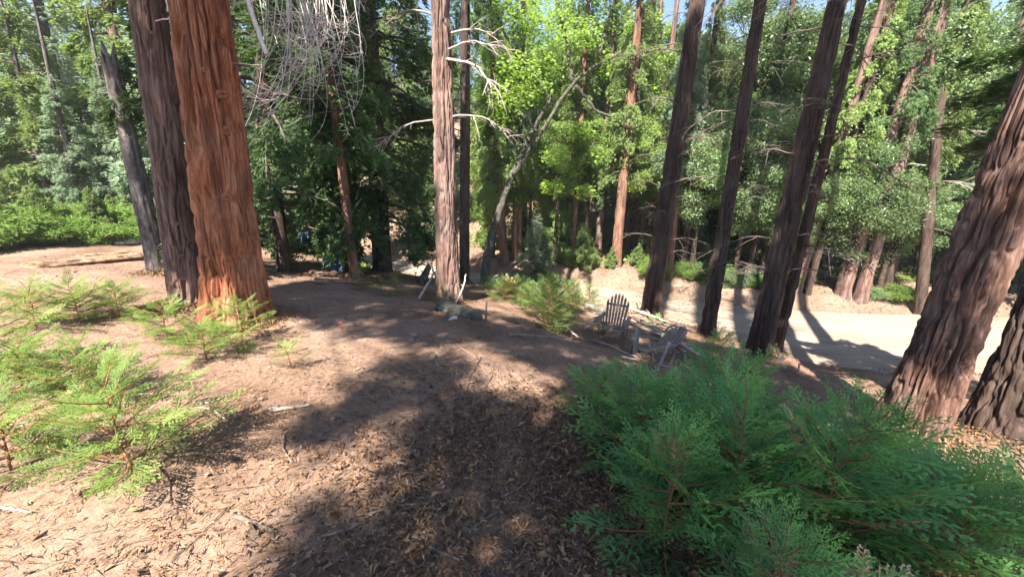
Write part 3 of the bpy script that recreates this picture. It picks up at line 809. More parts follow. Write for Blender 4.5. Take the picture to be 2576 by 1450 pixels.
for u, v, s in ((402, 175, .045), (400, 235, .03), (428, 398, .03), (390, 95, .03), (455, 640, .03), (442, 560, .03)):
    p, az = on_trunk(T_twin, u, v)
    link('knot', KNOT2, T_twin['o'], p, (rr.uniform(-.3, .3), 0, az), s)
for u, v, s in ((668, 600, .2), (575, 170, .28)):
    p, az = on_trunk(T_red, u, v)
    link('branch_stub', STUBS[0], T_red['o'], p, (0, 0, az + (.9 if u > 600 else .4)), s)

# ------------------------------------------------------------------ trees further off
def far_tree(name, label, pos, trunk, crown, r, hs=1.0, cz=4.0, cs=1.0, rz=0.0, lean=(0, 0), group=None, cat='tree', cscale=None):
    o = root(name, (pos[0], pos[1], pos[2] if len(pos) > 2 else hz(pos[0], pos[1])), label, cat, group, rz)
    o.rotation_euler = (lean[0], lean[1], rz)
    k = r / .19
    link('trunk', TRUNKS[trunk], o, (0, 0, 0), (0, 0, 0), (k, k, hs))
    if crown is not None:
        link('crown', crown, o, (0, 0, cz), (0, 0, 0), cscale or cs)
    return o
def far_px(name, label, u, v, w, trunk, crown, hs=1.0, cz=4.0, cs=1.0, lean=(0, 0), group=None, dz=None):
    b = on_ground(u, v) if dz is None else on_z(u, v, dz)
    b[2] = hz(b[0], b[1])
    t = project(b)[2]
    o = far_tree(name, label, b, trunk, crown, w * t / FPX / 2 / math.sqrt(1 + ((u - CW / 2) / FPX) ** 2), hs, cz, cs, rr.uniform(0, 6.28), group=group)
    o.rotation_euler = (lean[0], lean[1], 0)
    return o, b

# dark cedars hanging low behind the red trunk
DC = []
for (u, v, w, cr, cz, cs, hs, lab, tr) in (
        (962, 683, 46, CEDAR_LOW[0], 1.3, .95, 1.0, 'dark drooping cedar with a flared pale foot, beside the far bend of the road', 'dark'),
        (716, 684, 34, CEDAR_LOW[1], 1.0, .95, 1.0, 'dark cedar with low green boughs right behind the massive red trunk', 'dark'),
        (790, 640, 30, CEDAR_LOW[0], 2.2, 1.1, 1.1, 'dark cedar standing over the blue tarps', 'dark')):
    DC.append(far_px('dark_cedar', lab, u, v, w, tr, cr, hs, cz, cs))
o, b = far_px('slim_cedar', 'slim orange-barked cedar leaning in front of the drooping dark cedar', 893, 700, 24, 'red', CEDAR[2], 1.0, 2.6, .5, (0, -.05))
o, b = far_px('slim_cedar', 'thin bent dark trunk crossing behind the slim orange-barked cedar', 884, 686, 24, 'dark', CEDAR[0], 1.0, 5.0, .6, (0, -.13))

far_px('dark_cedar', 'dark cedar with heavy boughs across the road past the huge furrowed trunk', 2470, 752, 34, 'dark', CEDAR_LOW[1], 1.0, 3.0, .85)
far_px('dark_cedar', 'dark cedar hanging over the upper corner of the photo across the road', 2610, 760, 34, 'dark', CEDAR_LOW[0], 1.0, 2.6, .9)
# trunks along the far bank of the road
bank = [(1268, 660, 21, 'red', 'red-barked tree with a charred black foot on the far bank'),
        (1293, 655, 13, 'red', 'thin red trunk just right of the charred-footed one'),
        (1306, 650, 14, 'red', 'thin orange trunk with a kinked top near the charred-footed one'),
        (1440, 655, 15, 'red', 'thin reddish trunk between the small fir and the bowed grey trunk'),
        (1502, 655, 20, 'brown', 'bowed grey-brown trunk on the bank hump'),
        (1548, 668, 27, 'red', 'straight reddish trunk on top of the sunny bank hump'),
        (1568, 645, 13, 'dark', 'thin dark trunk just behind the straight reddish one'),
        (1592, 640, 17, 'dark', 'dark trunk with forked base behind the sunny bank'),
        (1612, 640, 19, 'brown', 'brown trunk, left of a close pair behind the leaning cedar'),
        (1630, 645, 17, 'brown', 'brown trunk, right of a close pair behind the leaning cedar'),
        (1684, 700, 15, 'red', 'slender orange trunk at the bank edge right of the leaning cedar'),
        (1715, 690, 18, 'dark', 'dark twisted trunk right of the slender orange one'),
        (1880, 705, 20, 'dark', 'dark tilted trunk seen between the thin and the stout leaning cedars'),
        (2005, 728, 26, 'brown', 'shredded brown trunk just right of the thin leaning stem'),
        (2030, 735, 20, 'dark', 'dark split trunk beside the shredded brown one'),
        (2122, 742, 34, 'red', 'thick orange-red trunk behind the pale leaves across the road'),
        (2165, 748, 38, 'red', 'thick ribbed trunk right of the orange-red one across the road'),
        (2228, 722, 28, 'dark', 'short dark tilted trunk among bright shrubs across the road'),
        (2385, 700, 24, 'red', 'orange trunk glimpsed past the dark broken trunk')]
for k, (u, v, w, tr, lab) in enumerate(bank):
    cr = [SUNNY[0], None, FIR[0], SUNNY[1], CEDAR[2], SUNNY[1], None, CEDAR[0]][k % 8] if u < 1700 else [CEDAR[0], None, SUNNY[0]][k % 3]
    far_px('bank_tree', lab, u, v, w, tr if not (tr == 'red' and u > 2000) else 'brown', cr, rr.uniform(.9, 1.15), rr.uniform(3.0, 4.2), (cw := rr.uniform(.38, .52), cw, cw * 1.4), (rr.normal(0, .02), rr.normal(0, .03) + (.06 if u > 1850 else 0)), 'trees along the far bank of the road')
# pale-leaved oaks across the road; (u, v of the foot, metres further back, height of the crown's underside, size, label)
for k, (u, v, back, cb, cs, lab) in enumerate((
        (1735, 705, .3, 1.9, .62, 'silvery-leaved oak behind the two leaning cedars'),
        (1995, 735, .3, 1.2, .55, 'silvery-leaved oak low behind the stout leaning cedar'),
        (2105, 745, .2, 1.3, .6, 'tall pale-leaved oak filling the gap across the road'),
        (2205, 748, .8, 1.0, .55, 'rounded pale-leaved oak close to the road bank'),
        (1845, 715, .6, 2.0, .7, 'pale-leaved oak high between the leaning cedars'),
        (2050, 735, 2.2, 4.0, .8, 'tall oak crown rising above the pale-leaved ones'),
        (2160, 740, 2.4, 4.4, .85, 'highest oak crown across the road'),
        (2270, 745, 4.2, 4.0, .8, 'high oak crown right of the highest one across the road'),
        (1930, 720, 2.0, 4.6, .8, 'high oak crown above the stout leaning cedar'),
        (1800, 705, 2.6, 5.0, .85, 'high oak crown between the first two leaning cedars'),
        (1690, 690, 2.0, 4.4, .75, 'high light green oak behind the first leaning cedar'),
        (1395, 660, .4, 2.8, .5, 'light green oak behind the small fir'),
        (1640, 680, .6, 3.0, .55, 'light green oak behind the close pair of brown trunks'),
        (1030, 632, 1.0, 1.2, .55, 'sunny yellow-green oak at the far bend of the road'),
        (1330, 655, .5, 2.6, .45, 'light green oak between charred-footed trunk and small fir'),
        (1470, 660, .4, 2.9, .5, 'light green oak above the bank hump'),
        (1555, 665, .5, 3.1, .55, 'oak high behind the bank hump'),
        (1510, 650, 3.5, 5.6, .8, 'oak crown towering behind the bank hump'),
        (1240, 655, .6, 2.4, .55, 'light oak filling the gap beside the maple trunk'),
        (1290, 645, 3.5, 5.0, .85, 'tall light oak behind the maple crown'),
        (1400, 645, 3.2, 5.4, .8, 'tall light oak right behind the maple fork'),
        (1910, 715, .5, 1.6, .5, 'light oak low between thin and stout leaning cedars'),
        (2330, 745, 3.0, 1.2, .6, 'pale-leaved oak behind the dark broken trunk'),
        (2430, 750, 2.6, 1.0, .65, 'pale-leaved oak past the huge furrowed trunk'),
        (1760, 690, 5.0, 3.5, 1.0, 'broad oak deep behind the first two leaning cedars'),
        (1880, 700, 5.5, 4.0, 1.0, 'broad oak deep behind the thin leaning cedar'),
        (2010, 710, 5.5, 3.5, 1.0, 'broad oak deep behind the stout leaning cedar'),
        (2120, 715, 6.0, 5.0, 1.1, 'broad oak deep across the road, tallest at the back'),
        (2240, 715, 6.0, 4.0, 1.1, 'broad oak deep across the road toward the huge furrowed trunk'),
        (1620, 660, 5.0, 4.5, 1.0, 'broad oak deep behind the bank hump'),
        (2560, 755, .8, 1.0, .75, 'pale-leaved oak at the frame edge across the road'))):
    b = on_ground(u, v)
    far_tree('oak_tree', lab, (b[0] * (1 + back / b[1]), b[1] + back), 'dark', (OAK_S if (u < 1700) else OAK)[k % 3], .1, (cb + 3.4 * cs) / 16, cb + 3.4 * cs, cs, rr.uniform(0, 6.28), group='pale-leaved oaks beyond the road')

# left: sunlit conifers behind the bright shrubs
for k, (x, y, tr, cr, cz, cs, lab) in enumerate((
        (-17.5, 11.5, 'brown', SUNNY[0], 1.0, .8, 'sunny yellow-green conifer at the photo edge behind the bright shrubs'),
        (-14.3, 15.5, 'brown', SUNNY[1], 1.4, .9, 'yellow-green conifer with bare reddish stem behind the bright shrubs'),
        (-10.6, 13.2, 'fir', FIR[0], .6, .8, 'pale bluish fir with low boughs behind the broken trunk'),
        (-9.2, 17.5, 'fir', FIR[1], .6, 1.0, 'tall pale bluish fir between broken trunk and brown cedar'),
        (-19.5, 18, 'fir', FIR[1], 1.0, 1.0, 'bluish fir far behind the bright shrubs'),
        (-13.2, 20.5, 'fir', FIR[0], .8, 1.1, 'tall bluish fir far behind the rotten log'))):
    far_tree('sunlit_conifer', lab, (x, y), tr, cr, .22, 1.0, cz, cs, rr.uniform(0, 6.28), group='sunlit conifers past the log')

for k, (u, v, cz, cs, cr, lab) in enumerate((
        (215, 560, .3, .36, 2, 'small pale fir behind the bright shrubs'),
        (330, 565, .4, .4, 3, 'small bluish fir left of the broken trunk foot'), (450, 590, .5, .5, 2, 'small pale fir seen right of the broken trunk'), (140, 545, .6, .6, 0, 'yellow-green young conifer above the bright shrubs'))):
    b = on_ground(u, v + 20)
    far_tree('small_conifer', lab, (b[0] * 1.15, b[1] * 1.15), 'fir', [SUNNY[0], SUNNY[1], FIR[0], FIR[1]][cr], .09, .4, cz, (cs, cs, cs * .9), rr.uniform(0, 6.28), group='sunlit conifers past the log')

# the wood beyond
placed = []
tries = 0
rw = np.random.default_rng(99)
while len(placed) < 125 and tries < 6000:
    tries += 1
    y = 19 + 46 * rw.uniform() ** 1.15
    x = rw.uniform(-1.55, 1.7) * y
    df = float(poly_dist(np.array([x]), np.array([y]), road_far)[0]); dn = float(poly_dist(np.array([x]), np.array([y]), road_near)[0])
    if x > -6 and df < 2.2: continue
    if x <= -6 and (dn > -1.5 and df < 1.5): continue
    if y < 19 and x < 14: continue
    if x < -8 and y < 23: continue
    if any((x - a) ** 2 + (y - c) ** 2 < (1.9 + .03 * y) ** 2 for a, c in placed): continue
    placed.append((x, y))
wood_kinds = [('slender dark cedar deep in the wood beyond the road', 'dark', CEDAR), ('reddish cedar deep in the wood beyond the road', 'red', CEDAR),
              ('sunlit green cedar deep in the wood', 'brown', SUNNY), ('bluish fir deep in the wood', 'fir', FIR), ('leafy oak deep in the wood', 'dark', OAK)]
for k, (x, y) in enumerate(placed):
    ki = int(rw.choice(5, p=[.12, .12, .28, .2, .28])) if x > -5 else int(rw.choice(5, p=[.08, .07, .37, .38, .1]))
    lab, tr, crs = wood_kinds[ki]
    cz = rw.uniform(1.5, 4)
    cs = rw.uniform(.75, 1.1)
    if crs is OAK:
        cs = rw.uniform(.8, 1.35); cz = 1 + 3.4 * cs
    far_tree('wood_tree', lab, (x, y), tr, (OAK_S if crs is OAK and x < 8 else crs)[int(rw.integers(len(crs)))], rw.uniform(.14, .24), .75 if crs is not OAK else .45, cz, cs, rw.uniform(0, 6.28),
             (rw.normal(0, .02), rw.normal(0, .02)), 'trees deep in the wood: ' + tr + (' oak' if crs is OAK else ''))

# ------------------------------------------------------------------ young firs, shrubs and undergrowth behind
YFIR = [conifer_crown('young_fir_boughs', 71 + i, 3.6, 1.25, 90, 9000, [MAT['fir'], WOODM], .18, .12, .13, .035, power=.75, hang=.05) for i in range(2)]
YCED = [conifer_crown('young_cedar_boughs', 75 + i, 3.4, 1.2, 90, 9000, [MAT['cedar_light'], WOODM], .2, .3, .16, .04, power=.7, hang=.15) for i in range(2)]
YSTEM = trunk_mesh('young_stem', (0, 0, 1), 3.6, 2.0, .045, .025, MAT['bark_brown'], seg=10, rows=14, flare=.2, amp=.004)
SHRUB = [broad_crown('shrub_leaves', 81 + i, 30, 190, (.75, .6, .5), [MAT['young_sun'], WOODM], .12, .03, .3, .45, trunk_top=(0, 0, .1)) for i in range(3)]
SHRUB_D = []
for me in SHRUB:
    c = me.copy(); c.materials[0] = MAT['oak']; SHRUB_D.append(c)
def young(name, label, pos, me, s, group=None, cat='sapling'):
    o = root(name, (pos[0], pos[1], hz(pos[0], pos[1])), label, cat, group, random.uniform(0, 6.28))
    o.scale = (s,) * 3
    link('stem', YSTEM, o); link('foliage', me, o, (0, 0, .12))
    return o
b = on_ground(1345, 712)
young('young_fir', 'layered bluish young fir standing on the near side of the road bend', b, YFIR[0], .78)
b = on_ground(1602, 672)
young('young_cedar', 'small bright green young tree between the close brown pair and the leaning cedar', b, YCED[0], .3)
b = on_ground(1465, 675)
young('young_cedar', 'yellow-green young tree below the bowed grey trunk', b, YCED[1], .55)
rs = np.random.default_rng(41)
def shrub(label, pos, me, s, group, wide=1.0, cat='shrub'):
    o = root('shrub', (pos[0], pos[1], hz(pos[0], pos[1])), label, cat, group, rs.uniform(0, 6.28))
    link('foliage', me, o, (0, 0, 0), (0, 0, 0), (s * wide, s * wide, s))
    return o
for k, (u, v) in enumerate(((30, 618), (85, 605), (150, 612), (205, 600), (262, 612), (310, 590), (355, 606), (60, 580), (130, 575), (240, 578), (400, 590), (-40, 600), (-60, 630), (190, 560), (320, 560))):
    shrub('bright green shrub in the sunny thicket behind the rotten log', on_ground(u, v), SHRUB[k % 3], rs.uniform(.3, .85), 'bright shrubs behind the rotten log', rs.uniform(1.0, 1.6))
for k, (u, v) in enumerate(((20, 612), (110, 600), (175, 590), (250, 604), (290, 572), (-20, 585), (345, 585))):
    young('young_cedar', 'bright young cedar poking out of the thicket behind the rotten log', on_ground(u, v), YCED[k % 2], rs.uniform(.2, .42), 'young cedars in the bright thicket')
for k, (u, v) in enumerate(((2255, 752), (2295, 756), (2470, 745), (2195, 748))):
    shrub('light green shrub on the bank top across the road', on_ground(u, v), (SHRUB_D if k % 2 else SHRUB)[k % 3], rs.uniform(.3, .6), 'shrubs on the bank across the road', 1.4)
for k in range(26):
    u = rs.uniform(1380, 2000)
    b = on_ground(u, 672 + (u - 1400) * .1 + rs.uniform(-14, 4))
    df = float(poly_dist(np.array([b[0]]), np.array([b[1]]), road_far)[0])
    if df < .9: b[1] += .9 - df + rs.uniform(0, .8)
    if k % 3 == 2:
        young('young_conifer', 'knee-high young conifer along the sunny bank top', b, (YFIR + YCED)[k % 4], rs.uniform(.14, .32), 'young conifers along the bank top')
    else:
        shrub('low sunlit bush along the bank top', b, (SHRUB_D if k % 2 else SHRUB)[k % 3], rs.uniform(.3, .75), 'sunlit bushes along the bank top', 1.2)
nun = 0
tries = 0
while nun < 105 and tries < 5000:
    tries += 1
    y = 14 + 30 * rs.uniform() ** 1.0
    x = rs.uniform(-1.4, 1.55) * y
    df = float(poly_dist(np.array([x]), np.array([y]), road_far)[0]); dn = float(poly_dist(np.array([x]), np.array([y]), road_near)[0])
    if x > -6 and df < 1.8: continue
    if x <= -6 and (dn > -1.0 and df < 1.0): continue
    if x < -6 and y < 14: continue
    if -10 < x < -4 and y < 15.5: continue
    nun += 1
    if rs.uniform() < .45:
        shrub('low leafy bush in the undergrowth of the wood', (x, y), SHRUB_D[nun % 3] if rs.uniform() < .6 else SHRUB[nun % 3], rs.uniform(.9, 2.0), 'undergrowth bushes in the wood', 1.3)
    else:
        young('young_conifer', 'young conifer growing in the undergrowth of the wood', (x, y), (YFIR + YCED)[int(rs.integers(4))], rs.uniform(.5, 1.3), 'young conifers in the undergrowth')

# ------------------------------------------------------------------ maple
LOBES = np.array([(0, 0), (.42, -.3), (.42, .02), (.95, .35), (.45, .42), (.6, .92), (.25, .75), (0, 1.25),
                  (-.25, .75), (-.6, .92), (-.45, .42), (-.95, .35), (-.42, .02), (-.42, -.3)]) * .45
def lobed_leaves(b, P, D, Nn, S, mat=0, tint=.5, rng=None):
    n = len(P); k = len(LOBES)
    D = D / np.linalg.norm(D, axis=1)[:, None]
    X = np.cross(D, Nn); X /= np.linalg.norm(X, axis=1)[:, None]; Z = np.cross(X, D)
    c = P + D * (S * .2)[:, None]
    bend = -(LOBES[:, 0] ** 2 + (LOBES[:, 1] - .2) ** 2) * .5
    rim = P[:, None] + S[:, None, None] * (X[:, None] * LOBES[None, :, 0, None] + D[:, None] * LOBES[None, :, 1, None] + Z[:, None] * bend[None, :, None])
    V = np.concatenate([c[:, None], rim], 1)
    i = np.arange(n)[:, None] * (k + 1); j = np.arange(k)[None]
    t = np.stack([np.broadcast_to(i, (n, k)), i + 1 + j, i + 1 + (j + 1) % k], 2).reshape(-1, 3)
    b.add(V.reshape(-1, 3), None, t, mat, np.repeat(np.broadcast_to(tint, (n,)), k + 1))
def build_maple():
    rng = np.random.default_rng(61)
    base = on_ground(1218, 716)
    t0 = project(base)[2]
    W3 = lambda u, v, dt=0: at_depth(u, v, t0 + dt) - base
    o = root('maple_tree', base, 'forked mossy-barked maple bowing over with bright lime leaves', 'tree')
    px2m = t0 / FPX
    def limb(pts, w0, w1, par=o, name='limb', sides=12, dt=0):
        P = np.array([W3(u, v, dt) for u, v in pts])
        n = 30
        d = np.concatenate([[0], np.cumsum(np.linalg.norm(np.diff(P, axis=0), axis=1))])
        t = np.linspace(0, d[-1], n)
        Q = np.stack([np.interp(t, d, P[:, k]) for k in range(3)], 1)
        ker = np.array([.25, .5, .25])
        for _ in range(3):
            Q[1:-1] = Q[:-2] * .25 + Q[1:-1] * .5 + Q[2:] * .25
        Q += rng.normal(0, .015, Q.shape)
        rad = np.linspace(w0, w1, n) * px2m / 2 * (1 + rng.normal(0, .05, n))
        link(name, MB().tube(Q, rad, sides).mesh('maple_' + name, MAT['bark_maple'], True), par)
        return Q
    limb([(1212, 735), (1220, 690), (1232, 610), (1262, 510), (1292, 430)], 24, 15, name='trunk', sides=18)
    limb([(1285, 445), (1320, 375), (1352, 305), (1388, 245)], 14, 10, dt=.15)
    limb([(1290, 440), (1345, 360), (1392, 285), (1440, 205), (1500, 165), (1570, 130), (1640, 80)], 12, 5, dt=-.2)
    limb([(1560, 130), (1595, 190), (1612, 280), (1650, 380), (1668, 450)], 9, 4, dt=-.3)
    limb([(1440, 205), (1425, 100), (1400, 0), (1380, -120)], 11, 5)
    limb([(1500, 165), (1530, 60), (1570, -80)], 10, 5, dt=.3)
    limb([(1385, 250), (1330, 160), (1270, 90), (1230, -20)], 11, 4, dt=.2)
    limb([(1450, 215), (1500, 280), (1560, 300), (1600, 380)], 8, 3, dt=-.5)
    limb([(1350, 330), (1290, 260), (1230, 230)], 8, 3, dt=-.4)
    spots = [(1225, 40, 60), (1290, 30, 70), (1345, 80, 60), (1400, 40, 70), (1455, 85, 60), (1505, 40, 70), (1560, 80, 60), (1615, 55, 50), (1245, 140, 60), (1300, 175, 60), (1365, 165, 55),
             (1215, 215, 50), (1285, 245, 55), (1345, 225, 45), (1540, 170, 50), (1590, 160, 45), (1490, 130, 50), (1640, 140, 40), (1560, 235, 40), (1595, 310, 35), (1545, 360, 35), (1600, 470, 26), (1500, 395, 40), (1440, 430, 40),
             (1400, 390, 40), (1240, 300, 45), (1330, -40, 80), (1480, -50, 80), (1600, -60, 70), (1240, -60, 70), (1460, 330, 40), (1620, 230, 40), (1390, 470, 35), (1470, 480, 32)]
    b = MB(); bw = MB()
    for u, v, r in spots:
        c = W3(u, v, rng.normal(0, .5)); R = r * px2m * 1.05
        n = int(300 * (r / 50) ** 2) + 40
        P = c + rand_unit(rng, n) * (rng.uniform(0, 1, n) ** .4)[:, None] * R * np.array([1, 1, .6])
        D = rng.normal(0, 1, (n, 3)) * np.array([1, 1, .4]) + np.array([0, 0, -.35])
        Nn = np.array([0, -.45, 1.0]) + rng.normal(0, .35, (n, 3))
        lobed_leaves(b, P, D, Nn, rng.uniform(.1, .24, n), 0, np.clip(rng.normal(.5, .25, n), 0, 1))
        for q in range(3):
            e = P[rng.integers(n)]
            bw.tube(wiggle(c + np.array([rng.normal(0, .2), rng.normal(0, .2), .3]), e, 6, .12, rng), np.linspace(.014, .005, 6), 4, caps=False)
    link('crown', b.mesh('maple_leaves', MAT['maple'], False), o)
    link('twigs', bw.mesh('maple_twigs', MAT['dead_dark'], True), o)['kind'] = 'stuff'
build_maple()

# ------------------------------------------------------------------ hanging dead branches of the red cedar
def bez(P, n):
    P = [np.asarray(p, float) for p in P]
    t = np.linspace(0, 1, n)[:, None]
    if len(P) == 3:
        return (1 - t) ** 2 * P[0] + 2 * t * (1 - t) * P[1] + t ** 2 * P[2]
    return (1 - t) ** 3 * P[0] + 3 * t * (1 - t) ** 2 * P[1] + 3 * t ** 2 * (1 - t) * P[2] + t ** 3 * P[3]
def hanging():
    rng = np.random.default_rng(15)
    B = T_red['base']; t0 = project(B)[2]
    def w(u, v, dt): return at_depth(u, v, t0 + dt) - B
    groups = [(620, 760, -70, 14), (700, 840, -80, 18), (780, 900, -60, 18), (640, 900, -110, 14)]
    for gi, (ua, ub, vt, n) in enumerate(groups):
        b = MB()
        dt0 = .3 + .35 * gi
        main = bez([w(560, vt - 160, .2), w(ua, vt - 120, dt0), w((ua + ub) / 2, vt - 60, dt0), w(ub + 20, vt + 90, dt0 + .3)], 16)
        b.tube(main, np.linspace(.03, .007, 16), 7)
        for i in range(n):
            u0 = rng.uniform(ua, ub); dt = dt0 + rng.normal(0, .25)
            u1 = u0 + rng.uniform(-70, 110); v1 = rng.uniform(90, 330)
            if u1 > 850: v1 *= .8
            hook = rng.uniform(-140, -10) if rng.uniform() < .75 else rng.uniform(0, 60)
            p = bez([w(u0, vt + rng.uniform(0, 50), dt), w(u0 + rng.uniform(-10, 40), 90, dt), w(u1 + 25, v1 - 40, dt + .1), w(u1 + hook, v1 + rng.uniform(0, 60), dt + rng.normal(0, .2))], 16)
            p += np.cumsum(np.cumsum(rng.normal(0, .0035, p.shape), axis=0), axis=0) * .6
            b.tube(p, np.linspace(rng.uniform(.003, .009), .0016, 16), 5, caps=False)
            for k in range(rng.integers(4, 9)):
                j = rng.integers(4, 15)
                d = np.array([rng.normal(-.45, .7), rng.normal(0, .5), rng.normal(-.2, .45)])
                L = rng.uniform(.1, .38)
                s = np.linspace(0, 1, 7)
                tw = p[j] + d * (s * L)[:, None] + np.array([-.3, 0, .25]) * (s ** 2 * L)[:, None]
                b.tube(tw, np.linspace(.0038, .0016, 7), 4, caps=False)
        link('dead_branch', b.mesh('hanging_dead_branch', MAT['dead_pale'], True), T_red['o'])
    for pts, r0, r1 in (([(405, -60), (430, 40), (452, 120), (468, 240)], .03, .016), ([(452, 150), (462, 230), (466, 290), (474, 335)], .022, .008), ([(615, -20), (640, 60), (655, 100), (668, 132)], .03, .022),
                        ([(520, -20), (480, 60), (440, 40), (395, 55)], .014, .006), ([(700, -40), (640, 30), (520, 10), (455, -10)], .012, .005), ([(560, -30), (545, 60), (600, 90), (540, 130)], .009, .004),
                        ([(600, -30), (575, 50), (560, 80), (520, 90)], .009, .004)):
        P = bez([w(u, v, -.62 - (.1 if u < 500 else 0)) for u, v in pts], 18) + np.cumsum(rng.normal(0, .004, (18, 3)), axis=0)
        link('dead_branch', MB().tube(P, np.linspace(r0, r1, 18), 8).mesh('hanging_dead_branch', MAT['dead_pale'], True), T_red['o'])
hanging()

# ------------------------------------------------------------------ cedar saplings with flat sprays
def frond(b, O, D, Nn, L, rng, tint0, dens=1.0, wk=1.0):
    D = D / np.linalg.norm(D); S = np.cross(Nn, D); S /= np.linalg.norm(S); U = np.cross(D, S)
    P, DD, LL, WW, TT = [O], [D], [L], [.014], [tint0]
    n = int(9 * dens) + 3
    for i in range(n):
        t = .1 + .86 * i / (n - 1)
        side = 1 if i % 2 else -1
        l = L * .5 * (math.sin(min(1, t * 1.5 + .15) * math.pi * .5)) * (1.1 - t) ** .7 * rng.uniform(.8, 1.15)
        a = side * rng.uniform(.55, .8)
        d = D * math.cos(a) + S * math.sin(a) + U * rng.normal(0, .1) - np.array([0, 0, .06])
        o = O + D * L * t - U * L * .12 * t * t
        P.append(o); DD.append(d); LL.append(l); WW.append(.015); TT.append(tint0 + .1 * t)
        m = max(3, int(l / .036 * dens))
        for j in range(m):
            q = .15 + .85 * j / m
            a2 = (1 if j % 2 else -1) * rng.uniform(.45, .75)
            s2 = np.cross(U, d)
            d2 = d * math.cos(a2) + s2 * math.sin(a2) + U * rng.normal(0, .12)
            P.append(o + d * l * q); DD.append(d2); LL.append(max(.02, l * .34 * (1.15 - q)) * rng.uniform(.8, 1.2)); WW.append(.017); TT.append(tint0 + .12 * t + .25 * q)
    P, DD = np.array(P), np.array(DD)
    b.leaves(P, DD, np.broadcast_to(U, P.shape) + rng.normal(0, .15, P.shape), np.array(LL), np.array(WW) * wk, 0, np.clip(np.array(TT) + rng.normal(0, .06, len(P)), 0, 1), fold=.06, wide=.6)
def spray_branch(name, seed, mats, nf=10, dens=1.0, fl=1.0, wk=1.0):
    rng = np.random.default_rng(seed)
    b = MB()
    t0 = rng.choice([0, .1, .2, .35, .6])
    s = np.linspace(0, 1, 8)
    main = np.stack([s * .8, .06 * np.sin(s * rng.uniform(1, 4)), .12 * s ** 2], 1)
    b.tube(main, .014 * (1 - .75 * s), 5, 1)
    for i in range(nf):
        t = .12 + .8 * i / nf
        p = np.array([np.interp(t, s, main[:, k]) for k in range(3)])
        side = 1 if i % 2 else -1
        a = side * rng.uniform(.5, .85)
        D = np.array([math.cos(a), math.sin(a), rng.uniform(-.1, .28)])
        Nn = np.array([rng.normal(0, .2), rng.normal(0, .3) - side * .15, 1.0])
        frond(b, p, D, Nn, fl * rng.uniform(.26, .42) * (1.1 - .35 * t), rng, t0 + rng.uniform(-.1, .15) + .2 * t, dens, wk)
    frond(b, main[-2], np.array([1, 0, .25]), np.array([0, rng.normal(0, .3), 1.0]), .34 * fl, rng, t0 + .25, dens, wk)
    return b.mesh(name, mats, False)
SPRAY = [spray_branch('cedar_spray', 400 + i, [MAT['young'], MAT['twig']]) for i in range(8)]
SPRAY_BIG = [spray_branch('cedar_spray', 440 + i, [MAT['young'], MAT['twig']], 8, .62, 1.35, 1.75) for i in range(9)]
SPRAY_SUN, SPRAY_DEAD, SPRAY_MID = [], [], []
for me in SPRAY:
    c = me.copy(); c.materials[0] = MAT['young_mid_sun']; SPRAY_MID.append(c)
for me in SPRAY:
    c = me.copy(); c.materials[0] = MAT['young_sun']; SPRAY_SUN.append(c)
for me in SPRAY[:3]:
    c = me.copy(); c.materials[0] = MAT['dead_leaf']; SPRAY_DEAD.append(c)
STEM = {}
def stem_mesh(i):
    if i not in STEM:
        rng = np.random.default_rng(500 + i)
        s = np.linspace(0, 1, 9)
        c = np.stack([np.cumsum(rng.normal(0, .012, 9)), np.cumsum(rng.normal(0, .012, 9)), s], 1); c[0, :2] = 0
        STEM[i] = (MB().tube(c, .013 * (1.15 - s), 7).mesh('sapling_stem', MAT['twig'], True), c)
    return STEM[i]
rsap = np.random.default_rng(88)
def sapling(label, pos, Hs, R, nb, sprays=SPRAY, group=None, lean=(0, 0), low=.06, elev=(.15, .75)):
    o = root('cedar_sapling', (pos[0], pos[1], hz(pos[0], pos[1])), label, 'sapling', group)
    o.rotation_euler = (lean[0], lean[1], 0)
    me, c = stem_mesh(int(rsap.integers(5)))
    link('stem', me, o, (0, 0, -.02), (0, 0, 0), (max(.5, Hs * .9), max(.5, Hs * .9), Hs))
    az = rsap.uniform(0, 6.28)
    for i in range(nb):
        t = low + (.97 - low) * (i / max(1, nb - 1)) ** .85
        az += 2.4 + rsap.normal(0, .3)
        l = (R * (1 - t) ** .65 + .14 * Hs + .05) * rsap.uniform(.75, 1.2)
        e = elev[0] + (elev[1] - elev[0]) * t + rsap.normal(0, .12) + (.35 if t > .9 else 0)
        k = Hs * .9
        p = (np.interp(t, c[:, 2], c[:, 0]) * k, np.interp(t, c[:, 2], c[:, 1]) * k, t * Hs)
        spr = sprays if rsap.uniform() > .05 or t > .8 else SPRAY_DEAD
        link('branch', spr[int(rsap.integers(len(spr)))], o, p, (rsap.normal(0, .25), -e, az), l)
    return o

